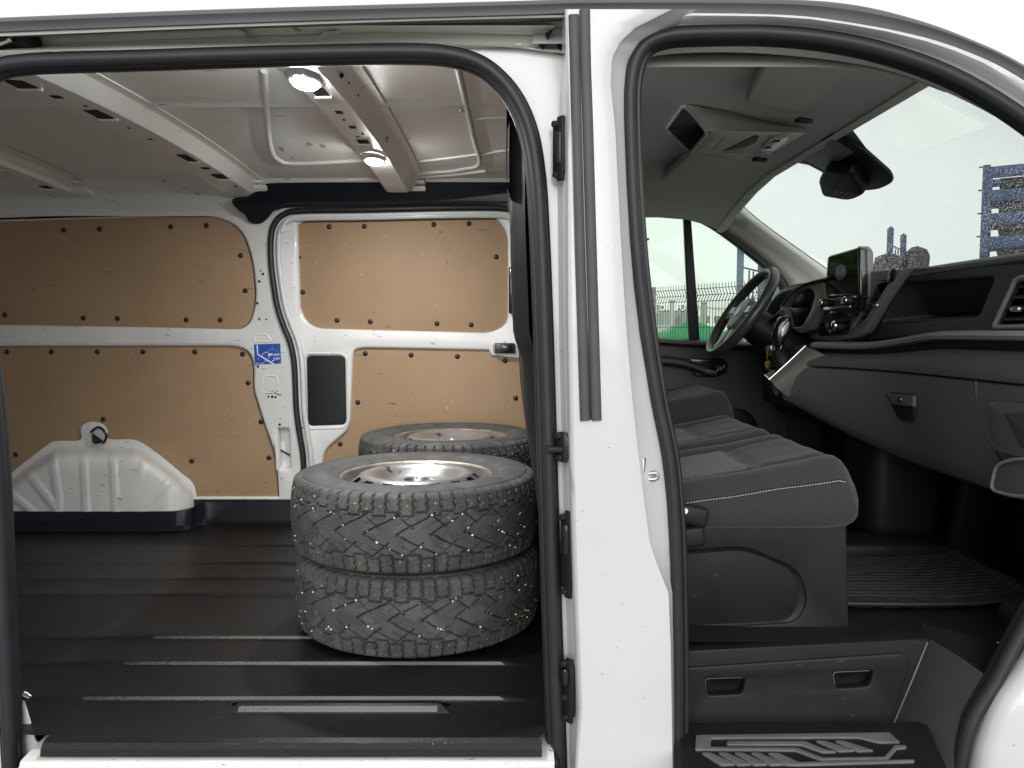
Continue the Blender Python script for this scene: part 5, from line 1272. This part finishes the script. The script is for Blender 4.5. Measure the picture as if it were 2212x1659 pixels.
# ================================================================== LOOSE WHEELS
m_tyre = M('tyre_rubber', (0.080, 0.079, 0.077), 0.72, var=0.45, vscale=22,
           spots=[((0.085, 0.083, 0.08), 14, 0.56, (1, 1, 1)), ((0.13, 0.127, 0.12), 300, 0.69, (1, 1, 0.3))], bump=0.5, bscale=210, bdist=0.0016)
m_stud = M('stud_steel', (0.75, 0.72, 0.66), 0.3, metal=0.9, col2=(0.55, 0.33, 0.16), vscale=60)
m_grit = M('white_grit', (0.80, 0.80, 0.78), 0.7)
TW, TR_ = 0.215, 0.343
def build_wheel():
    NT = 1440
    th = np.arange(NT) / NT * 2 * math.pi
    R0 = TR_; P_ = 2 * math.pi * R0 / 64
    half = 0.0845; zc = TW / 2
    prof = []                                     # (r, z, a)  a: place across the tread, |a|<=1 on it
    side_l = [(0.206, 0.028), (0.209, 0.021), (0.215, 0.014), (0.222, 0.011), (0.234, 0.0085), (0.236, 0.0068), (0.252, 0.0015), (0.270, 0.0), (0.288, 0.0015), (0.303, 0.0055), (0.3045, 0.0042), (0.310, 0.0058), (0.3115, 0.0080)]
    for r, z in side_l: prof.append((r, z, -9.0))
    for k in range(1, 9):                         # shoulder curve
        t = k / 9; w = t * math.pi / 2
        prof.append((0.3115 + 0.0235 * math.sin(w) ** 0.9, 0.0080 + (zc - half - 0.0080) * (1 - math.cos(w)), -1.25 + 0.25 * t))
    NA = 76
    for k in range(NA + 1):
        a = -1 + 2 * k / NA
        prof.append((R0 - 0.0080 * abs(a) ** 2.4, zc + a * half, a))
    for r, z, a in reversed(prof[:len(side_l) + 8]): prof.append((r, TW - z, -a))
    pr = np.array(prof)
    a = pr[:, 2][None, :]; t = (th * R0)[:, None]
    aa = np.abs(a); s = np.sign(a)
    def per(x, p): return np.abs((x / p + 0.5) % 1.0 - 0.5) * p
    def gro(d, w): return np.clip((w - d) / (0.45 * w), 0, 1)
    zig = 0.0012 * np.sign(np.sin(aa * 30))
    d1 = gro(per(t + 0.25 * P_ * s + zig, P_), 0.0036) * (aa > 0.63) * (aa < 1.27)
    sq = np.where(((t + 0.25 * P_ * s) / P_ % 2) < 1, 1.0, -1.0)
    d2 = gro(np.abs(aa - (0.62 + 0.055 * sq)) * half, 0.0030) * (aa < 0.8)
    q = t - 1.75 * aa * half + 0.004 * np.sin(aa * 9) + 0.006 * s
    PC = 2 * math.pi * R0 / 26
    d3 = gro(per(q, PC), 0.0036) * (aa < 0.64)
    q2 = t + 1.2 * aa * half + 0.4 * P_ + 0.012 * s
    d4 = gro(per(q2, PC), 0.0027) * (aa > 0.20) * (aa < 0.62) * 0.7
    q5 = t - 1.75 * aa * half + 0.006 * s + PC / 2
    d5 = gro(per(q5, PC), 0.0011) * (aa > 0.30) * (aa < 0.62) * 0.45
    # shallow sipes across the blocks
    d6 = gro(per(t + 0.0012 * np.sign(np.sin(aa * 55)), P_ / 4), 0.0008) * (aa > 0.66) * (aa < 1.05) * 0.16
    rng = np.random.RandomState(3)
    worn = 0.0006 * rng.randn(NT, 1) * 0 + 0.0004 * rng.randn(NT, len(prof)) * (aa < 1.2)
    dep = 0.0098 * np.maximum.reduce([d1 * np.clip((1.32 - aa) / 0.2, 0, 1), d2, d3, d4, d5, d6]) + worn
    # the blocks that wrap the shoulder
    rr = pr[:, 0][None, :] - dep * np.where(aa > 1, 0.75, 1.0)
    zz = pr[:, 1][None, :] + np.zeros((NT, 1)) + np.where((aa > 1) & (aa < 1.3), -s * dep * 0.5, 0)
    X = rr * np.cos(th)[:, None]; Y = rr * np.sin(th)[:, None]
    m = len(prof)
    co = np.stack([X, Y, zz], -1).reshape(-1, 3)
    i = np.arange(NT)[:, None]; j = np.arange(m - 1)[None, :]; i2 = (i + 1) % NT
    F = np.stack([i * m + j, i2 * m + j, i2 * m + j + 1, i * m + j + 1], -1).reshape(-1, 4)
    me = bpy.data.meshes.new('tyre')
    me.vertices.add(len(co)); me.vertices.foreach_set('co', co.ravel())
    me.loops.add(F.size); me.loops.foreach_set('vertex_index', F.ravel().astype(np.int32))
    me.polygons.add(len(F)); me.polygons.foreach_set('loop_start', (np.arange(len(F)) * 4).astype(np.int32))
    me.polygons.foreach_set('use_smooth', np.ones(len(F), bool))
    me.update(calc_edges=True); me.validate()
    me.set_sharp_from_angle(angle=R(40))
    me.materials.append(m_tyre)
    root = empty('loose_wheel', (0, 0, 0))
    put(bpy.data.objects.new('tyre', me), root)
    # studs and wedged grit
    rs = random.Random(5)
    def at_tread(ang, av, lift):
        r = R0 - 0.0080 * abs(av) ** 2.4 + lift
        return Vector((r * math.cos(ang), r * math.sin(ang), zc + av * half)), Vector((math.cos(ang), math.sin(ang), 0))
    bm = bmesh.new()
    for k in range(64):
        for sg in (-1, 1):
            for av in (0.80, 0.44):
                if rs.random() < (0.40 if av > 0.6 else 0.22):
                    ang = (k + 0.5 - 0.25 * sg + (rs.random() - 0.5) * 0.25) * 2 * math.pi / 64
                    p, n = at_tread(ang, sg * (av + (rs.random() - 0.5) * 0.22), 0.0002)
                    mt = Matrix.Translation(p) @ n.to_track_quat('Z', 'Y').to_matrix().to_4x4()
                    bmesh.ops.create_cone(bm, cap_ends=True, segments=8, radius1=0.0032, radius2=0.0020, depth=0.0022, matrix=mt)
    o = bm_obj('studs', bm, m_stud, root); o['kind'] = 'stuff'
    bm = bmesh.new()
    for k in range(85):
        sg = rs.choice((-1, 1)); av = rs.uniform(0.08, 0.60); kk_ = rs.randrange(26)
        tt = kk_ * (2 * math.pi * R0 / 26) + 1.75 * av * half - 0.004 * math.sin(av * 9) - 0.006 * sg
        p, n = at_tread(tt / R0, sg * av, -0.0022)
        r = bmesh.ops.create_icosphere(bm, subdivisions=1, radius=rs.uniform(0.0012, 0.0036))
        for v in r['verts']: v.co *= rs.uniform(0.8, 1.2)
        bmesh.ops.transform(bm, matrix=Matrix.Translation(p), verts=r['verts'])
    o = bm_obj('grit', bm, m_grit, root); o['kind'] = 'stuff'
    # steel wheel
    barrel = [(0.196, 0.030), (0.186, 0.07), (0.186, 0.135), (0.196, 0.165), (0.203, 0.186), (0.207, 0.192)]
    rim = lathe('rim_barrel', barrel, m_alu, root, 96, angle=50)
    lathe('rim_lip', [(0.207, 0.192), (0.212, 0.1975), (0.217, 0.1985), (0.219, 0.195), (0.217, 0.190), (0.209, 0.186)], m_lip, root, 96, angle=60)
    lathe('rim_lip', [(0.212, 0.018), (0.216, 0.016), (0.217, 0.020), (0.209, 0.030), (0.196, 0.030)], m_lip, root, 96, angle=60)
    disc = [(0.189, 0.150), (0.184, 0.170), (0.177, 0.184), (0.160, 0.1965), (0.150, 0.2005), (0.140, 0.2015), (0.130, 0.1995), (0.118, 0.191), (0.102, 0.179), (0.088, 0.172), (0.070, 0.170), (0.058, 0.171), (0.045, 0.178), (0.036, 0.181), (0.0335, 0.179), (0.033, 0.15)]
    def skip(i, j):
        if j == 2 and (i % 6) in (0, 1, 2): return True
        if j == 10 and (i % 19) in (0, 1) and i < 95: return True
        return False
    lathe('wheel_disc', disc, m_alu, root, 96, angle=60, skip=skip)
    lathe('disc_shadow_side', [(0.186, 0.140), (0.10, 0.145), (0.0, 0.145)], m_dsteel, root, 48)
    return root
proto = build_wheel()
def copy_tree(o):
    c = o.copy(); COL.objects.link(c)
    for ch in o.children:
        k = ch.copy(); COL.objects.link(k); k.parent = c; k.matrix_parent_inverse = Matrix.Identity(4)
    return c
for ch in proto.children: ch.matrix_parent_inverse = Matrix.Identity(4)
WS = 0.977
spots_w = [((-0.258, 0.652, FLOOR + 0.006), 15, 'studded winter wheel at the bottom of the stack nearer the open load door'),
           ((-0.264, 0.640, FLOOR + 0.216), 131, 'studded winter wheel on top of the stack nearer the open load door'),
           ((-0.222, 1.368, FLOOR + 0.006), 77, 'studded wheel hidden low in the stack against the far sliding door'),
           ((-0.228, 1.372, FLOOR + 0.222), 250, 'studded wheel on top of the stack against the far sliding door')]
for k, (p, a, lb) in enumerate(spots_w):
    w = proto if k == 0 else copy_tree(proto)
    w.location = p; w.rotation_euler = (0, 0, R(a)); w.scale = (WS, WS, WS)
    tag(w, lb, 'wheel', 'loose studded wheels stacked in the load space')

# ================================================================== THINGS LYING IN THE CAB
mx0, mx1, my0, my1, mz = 0.60, 1.25, 0.30, 0.80, CF + 0.012
V = []; F = []; A, B = 60, 90
for i in range(A + 1):
    for j in range(B + 1):
        u, w = i / A, j / B
        x, y = mx0 + (mx1 - mx0) * u, my0 + (my1 - my0) * w
        e = min(u, 1 - u, w * 0.8, (1 - w) * 0.8)
        rim = 0.014 * max(0, 1 - e / 0.025)
        if w < 0.13: rb_ = 0.0035 * (math.sin((x * 1.0 + y * 0.9) * 95) > 0.2) if w > 0.03 else 0
        else: rb_ = 0.0035 * (math.sin((y + 0.05 * (x - 0.9) ** 2 * 4) * 260) > 0)
        V.append((x, y - 0.02 * math.sin(u * 3.0), mz + rim + rb_ + 0.05 * max(0, u - 0.75) ** 1.0))
for i in range(A):
    for j in range(B):
        a = i * (B + 1) + j; F.append((a, a + 1, a + B + 2, a + B + 1))
fm_ = mesh('floor_mat', V, F, m_mat, None, 30)
fm_.modifiers.new('thickness', 'SOLIDIFY').thickness = 0.004
tag(fm_, 'black ribbed rubber floor mat in front of the passenger bench', 'floor mat')
key = empty('ignition_key', PY(1663, 765, 1.19)); tag(key, 'ignition key with a gold wire ring and tag hanging from the lock', 'key')
kc = PY(1664, 757, 1.19)
tube('key_ring', [PY(1663 + 6 * math.sin(t) , 768 - 15 * math.cos(t), 1.19) for t in np.linspace(0, 2 * math.pi, 24, endpoint=False)], 0.0016, m_gold, key, n=6, closed=True)
plate('key_tag', fil(LY([(1652, 783), (1662, 779), (1666, 790), (1660, 800), (1655, 796)], 1.185), 0.004), m_gold, key, thick=0.006, bevel=0.001)
box('key_blade', PY(1664, 752, 1.195), (0.012, 0.03, 0.02), m_satin, key, 0.003)

# ================================================================== OUTSIDE
m_fence = M('fence_wire_green', (0.05, 0.055, 0.05), 0.5)
m_bluep = M('blue_steel', (0.035, 0.070, 0.170), 0.45, var=0.4, vscale=4)
m_bdark = M('dark_steel_paint', (0.012, 0.014, 0.022), 0.5)
m_green = M('green_canopy_cloth', (0.010, 0.26, 0.085), 0.6, var=0.15, vscale=3)
m_wallg = M('pale_green_grey_render', (0.36, 0.40, 0.36), 0.8, var=0.12, vscale=0.4)
m_wallw = M('white_render', (0.72, 0.75, 0.70), 0.8, var=0.06, vscale=0.5)
m_win = M('facade_window', (0.10, 0.13, 0.13), 0.2)
m_letter = M('white_letter', (0.85, 0.87, 0.85), 0.5)
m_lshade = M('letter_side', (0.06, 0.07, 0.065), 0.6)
m_leaf = M('leaves', (0.085, 0.105, 0.018), 0.6, col2=(0.030, 0.045, 0.010), vscale=3)
m_bark = M('bark', (0.09, 0.065, 0.045), 0.9, var=0.4, vscale=12)
m_galv = M('galvanised_post', (0.30, 0.31, 0.31), 0.5)
m_bgrey = M('grey_block_weathered', (0.03, 0.031, 0.028), 0.8, var=0.4, vscale=3)
# wire fence beyond the driver's door
F0, F1 = Vector((-0.30, 12.9, 0)), Vector((4.20, 5.68, 0))
fd = (F1 - F0).normalized(); FL = (F1 - F0).length
fence = empty('wire_fence', F0); tag(fence, 'tall green wire mesh fence running past the driver side window', 'fence')
nP = 4
for k in range(nP + 1):
    p = F0 + fd * (FL * k / nP); box('fence_post', p + Vector((0, 0, 1.0)), (0.05, 0.05, 2.0), m_fence, fence, 0.004)
nrm_f = Vector((-fd.y, fd.x, 0))
for k in range(nP):
    bm = bmesh.new(); s0, s1 = FL * k / nP + 0.03, FL * (k + 1) / nP - 0.03
    def bar(p, q, r):
        d = q - p; rr_ = bmesh.ops.create_cube(bm, size=1.0)
        bmesh.ops.transform(bm, matrix=Matrix.Translation((p + q) / 2) @ d.to_track_quat('Z', 'Y').to_matrix().to_4x4() @ Matrix.Diagonal((r, r, d.length, 1)), verts=rr_['verts'])
    ns = int((s1 - s0) / 0.05)
    for i in range(ns + 1):
        b0 = F0 + fd * (s0 + (s1 - s0) * i / ns)
        zs = [(0.05, 0), (1.78, 0), (1.86, 0.045), (1.94, 0), (2.0, 0)]
        for (za, oa), (zb_, ob) in zip(zs, zs[1:]): bar(b0 + nrm_f * oa + Vector((0, 0, za)), b0 + nrm_f * ob + Vector((0, 0, zb_)), 0.0075)
    for z, o_ in ((0.1, 0), (0.3, 0), (0.5, 0), (0.7, 0), (0.9, 0), (1.05, 0), (1.25, 0), (1.45, 0), (1.78, 0), (1.86, 0.045), (1.94, 0)):
        bar(F0 + fd * s0 + nrm_f * o_ + Vector((0, 0, z)), F0 + fd * s1 + nrm_f * o_ + Vector((0, 0, z)), 0.0085)
    o = bm_obj('mesh_panel', bm, m_fence, fence); o['kind'] = 'stuff'
def frame(u0, u1, v0, v1, D, lab):
    Y = D - 1.49
    a, b = PY(u0, v0, Y), PY(u1, v1, Y + 0.7)
    root = empty('rack_frame', (a.x, a.y, 0)); tag(root, lab, 'rack', 'blue steel rack frames outside')
    for p in (a, b):
        w = 0.040
        V = [(p.x + i * w, p.y + j * w, z) for z in (0, p.z - 0.05) for i, j in ((-1, -1), (1, -1), (1, 1), (-1, 1))] + [(p.x, p.y, p.z)]
        mesh('rack_post', V, [(0, 1, 5, 4), (1, 2, 6, 5), (2, 3, 7, 6), (3, 0, 4, 7), (4, 5, 8), (5, 6, 8), (6, 7, 8), (7, 4, 8)], m_bluep, root)
    for t in (0.42, 0.62):
        p = lr(a, b, t); cyl('rack_bar', (p.x, p.y, 0.6), (p.x, p.y, p.z - 0.35), 0.013, 0.013, m_bdark, root, 8)
    for dz_ in (0.33, 1.05): cyl('rack_rail', a + Vector((0, 0, -dz_)), b + Vector((0, 0, -dz_)), 0.013, 0.013, m_bdark, root, 8)
    return root
frame(1600, 1645, 527, 541, 11.5, 'blue two post rack frame standing close behind the wire fence')
frame(1924, 1952, 488, 503, 14.0, 'blue two post rack frame between grey slabs, seen through the windscreen')
frame(1681, 1700, 590, 602, 15.0, 'blue rack frame whose post top shows above the outside mirror')
# stacked blue steel stillages
SYD = 12.0 - 1.49
sx = PY(2118, 500, SYD).x
order = ['topmost', 'second from the top', 'third from the top', 'fourth from the top', 'fifth from the top', 'sixth from the top']
zt = PY(2118, 358, SYD).z
for k in range(11):
    z1 = zt - k * 0.347
    if z1 < 0.2: break
    root = empty('steel_stillage', (sx, SYD, z1 - 0.347))
    tag(root, 'blue steel stillage, ' + (order[k] if k < 6 else 'one of those low down') + ' in the tall stack seen through the windscreen', 'stillage', 'stillages in the tall stack')
    for dx, dy in ((0, 0), (2.2, 0), (0, 1.1), (2.2, 1.1)):
        box('corner_post', (sx + 0.05 + dx, SYD + dy, z1 - 0.172), (0.10, 0.10, 0.346), m_bdark if dx else m_bluep, root, 0.006)
    gap = k in (2, 3)
    box('side_beam', (sx + 1.15, SYD - 0.035, z1 - 0.120), (2.2, 0.05, 0.17), m_bluep, root, 0.006)
    box('side_beam', (sx + 1.15, SYD + 1.12, z1 - 0.10), (2.2, 0.05, 0.12), m_bluep, root, 0.006)
    box('base_tray', (sx + 1.22, SYD + 0.55, z1 - (0.250 if gap else 0.275)), (2.0, 1.05, 0.07 if gap else 0.135), m_bdark, root, 0.006)
    root.rotation_euler.z = R(-33)
    box('stacking_lug', (sx - 0.02, SYD, z1 - 0.02), (0.06, 0.03, 0.02), m_bdark, root, 0.0)
# grey slabs leaning by the rack
for px, D, lb in (([(1880, 572), (1905, 553), (1926, 545), (1944, 552), (1960, 572)], 12.6, 'grey weathered slab with a sloping edge left of the rack posts'),
                  ([(1950, 575), (1966, 546), (1985, 531), (2004, 538), (2011, 552), (2004, 575)], 12.4, 'grey pointed slab standing right of the rack posts'),
                  ([(1850, 575), (1862, 548), (1870, 545), (1876, 556), (1868, 580)], 12.2, 'small grey slab showing beside the touchscreen')):
    q = LY(px, D - 1.49); q = [Vector((p.x, p.y, p.z)) for p in q]
    q[0].z = q[-1].z = 0.0 ; q = [q[0]] + [Vector((q[0].x, q[0].y, 1.9))] + q[1:-1] + [Vector((q[-1].x, q[-1].y, 1.9))] + [q[-1]]
    o = plate('leaning_slab', q, m_bgrey, None, thick=0.25, bevel=0.03); tag(o, lb, 'slab')
# green canopy
tp = PY(1492, 690, 22 - 1.49); c0, c1_ = PY(1414, 727, 22 - 1.49), PY(1572, 727, 22 - 1.49)
w2 = (c1_.x - c0.x) / 2; cxm = (c0.x + c1_.x) / 2
can = empty('canopy_tent', (cxm, tp.y, 0)); tag(can, 'green pyramid canopy behind the wire fence', 'tent')
cor = [Vector((cxm + i * w2, tp.y + j * w2, c0.z)) for i, j in ((-1, -1), (1, -1), (1, 1), (-1, 1))]
mesh('canopy_roof', cor + [Vector((cxm, tp.y, tp.z))] + [c - Vector((0, 0, 0.22)) for c in cor], [(0, 1, 4), (1, 2, 4), (2, 3, 4), (3, 0, 4), (0, 1, 6, 5), (1, 2, 7, 6), (2, 3, 8, 7), (3, 0, 5, 8)], m_green, can, 10)
for c in cor: cyl('canopy_leg', (c.x, c.y, 0), (c.x, c.y, c.z - 0.1), 0.02, 0.02, m_galv, can, 8)
# flat roofed building with its name
BD = 120 - 1.49
b0, b1 = PY(1372, 654, BD), PY(1478, 660, BD)
bl_ = empty('commercial_building', (b0.x, BD, 0)); tag(bl_, 'pale flat roofed building with large white letters and tall windows', 'building')
box('wall', ((b0.x + b1.x) / 2, BD + 8, b0.z / 2), (b1.x - b0.x, 16, b0.z), m_wallg, bl_, 0.0)
box('roof_edge', ((b0.x + b1.x) / 2, BD - 0.12, b0.z - 0.15), (b1.x - b0.x + 0.5, 0.3, 0.4), m_wallw, bl_, 0.0)
for k in range(13):
    u = 1413 + k * 5.0; p = PY(u, 688, BD - 0.05); box('window', p, (0.20, 0.1, 1.75), m_win, bl_, 0.0)
t0 = PY(1424, 670.5, BD - 0.4)
text('name_letters', 'DIGIFUN', t0, 1.28, m_letter, bl_, extrude=0.10, bold=0.03)
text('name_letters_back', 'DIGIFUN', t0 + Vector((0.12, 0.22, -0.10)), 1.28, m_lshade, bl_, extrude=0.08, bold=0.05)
b2 = PY(1492, 654, 128); b3 = PY(1600, 654, 128)
w_ = empty('white_building', (b2.x, 128, 0)); tag(w_, 'low white building to the right of the lettered one', 'building')
box('wall', ((b2.x + b3.x) / 2, 134, b2.z / 2 * 0.92), (b3.x - b2.x, 12, b2.z * 0.92), m_wallw, w_, 0.0)
mesh('roof', [(b2.x - 0.3, 127.7, b2.z * 0.92), (b3.x, 127.7, b2.z * 0.80), (b3.x, 140.3, b2.z * 0.9), (b2.x - 0.3, 140.3, b2.z * 1.02)], [(0, 1, 2, 3)], m_wallg, w_)
for k in range(4):
    box('window', PY(1505 + k * 22, 690, 127.9), (0.9, 0.1, 1.1), m_win, w_, 0.0)
for u, v, D, lb in ((1452, 651, 24, 'grey square post left of the window bar, beyond the fence'), (1521, 655, 24, 'grey square post right of the window bar, beyond the fence')):
    p = PY(u, v, D - 1.49); o = box('square_post', (p.x, p.y, p.z / 2), (0.13, 0.13, p.z), m_galv, None, 0.01); tag(o, lb, 'post')
    cap_ = box('post_cap', (p.x, p.y, p.z + 0.015), (0.17, 0.17, 0.05), m_galv, o, 0.008)
# street lamp whose head just shows
p = PY(1386, 517, 28); sl = empty('street_lamp', (p.x - 1.6, p.y, 0)); tag(sl, 'slim street lamp far behind the driver side window', 'street lamp')
cyl('lamp_pole', (p.x - 1.6, p.y, 0), (p.x - 1.6, p.y, p.z - 0.05), 0.07, 0.04, m_galv, sl, 10)
cyl('lamp_arm', (p.x - 1.6, p.y, p.z - 0.08), (p.x - 0.2, p.y, p.z), 0.03, 0.03, m_galv, sl, 8)
box('lamp_head', (p.x, p.y, p.z), (0.55, 0.2, 0.07), m_bdark, sl, 0.02)
def leaves(name, c, rad, n, size, mat, parent, seed=1):
    rs = np.random.RandomState(seed); V = []; F = []
    cl = rs.randn(26, 3); cl /= np.linalg.norm(cl, axis=1)[:, None]; cl *= rs.uniform(0.3, 0.95, (26, 1))
    for k in range(n):
        b = cl[rs.randint(26)] + rs.randn(3) * 0.20
        p = np.array(c) + b * np.array(rad)
        a, d = rs.randn(3), rs.randn(3); a /= np.linalg.norm(a); d -= a * d.dot(a); d /= np.linalg.norm(d)
        s1, s2 = size * rs.uniform(0.6, 1.3), size * rs.uniform(0.3, 0.6)
        i = len(V); V += [tuple(p - a * s1), tuple(p + d * s2), tuple(p + a * s1), tuple(p - d * s2)]; F.append((i, i + 1, i + 2, i + 3))
    return mesh(name, V, F, mat, parent, fix=False)
def tree(x, y, h, r, seed, lab):
    t = empty('leafy_tree', (x, y, 0)); tag(t, lab, 'tree', 'trees behind the far side of the van')
    cyl('trunk', (x, y, 0), (x, y, h * 0.7), 0.16, 0.06, m_bark, t, 10)
    leaves('crown', (x, y, h * 0.56), (r, r, h * 0.46), 5200, 0.11, m_leaf, t, seed)
for k, (x, y, h) in enumerate(((-3.2, 8.6, 3.7), (-5.2, 9.6, 3.9), (-7.4, 9.0, 3.8), (-6.0, 6.6, 3.2))):
    tree(x, y, h, 1.35, k + 3, 'yellow green leafy tree growing on the far side of the van')
sh = empty('low_shrub', PY(1436, 712, 58) * 1.0); sh.location.z = 0; tag(sh, 'small olive green shrub in front of the lettered building', 'shrub')
p = PY(1440, 708, 58); leaves('foliage', (p.x, p.y, 0.85), (1.5, 1.0, 0.8), 1600, 0.10, m_leaf, sh, 9)
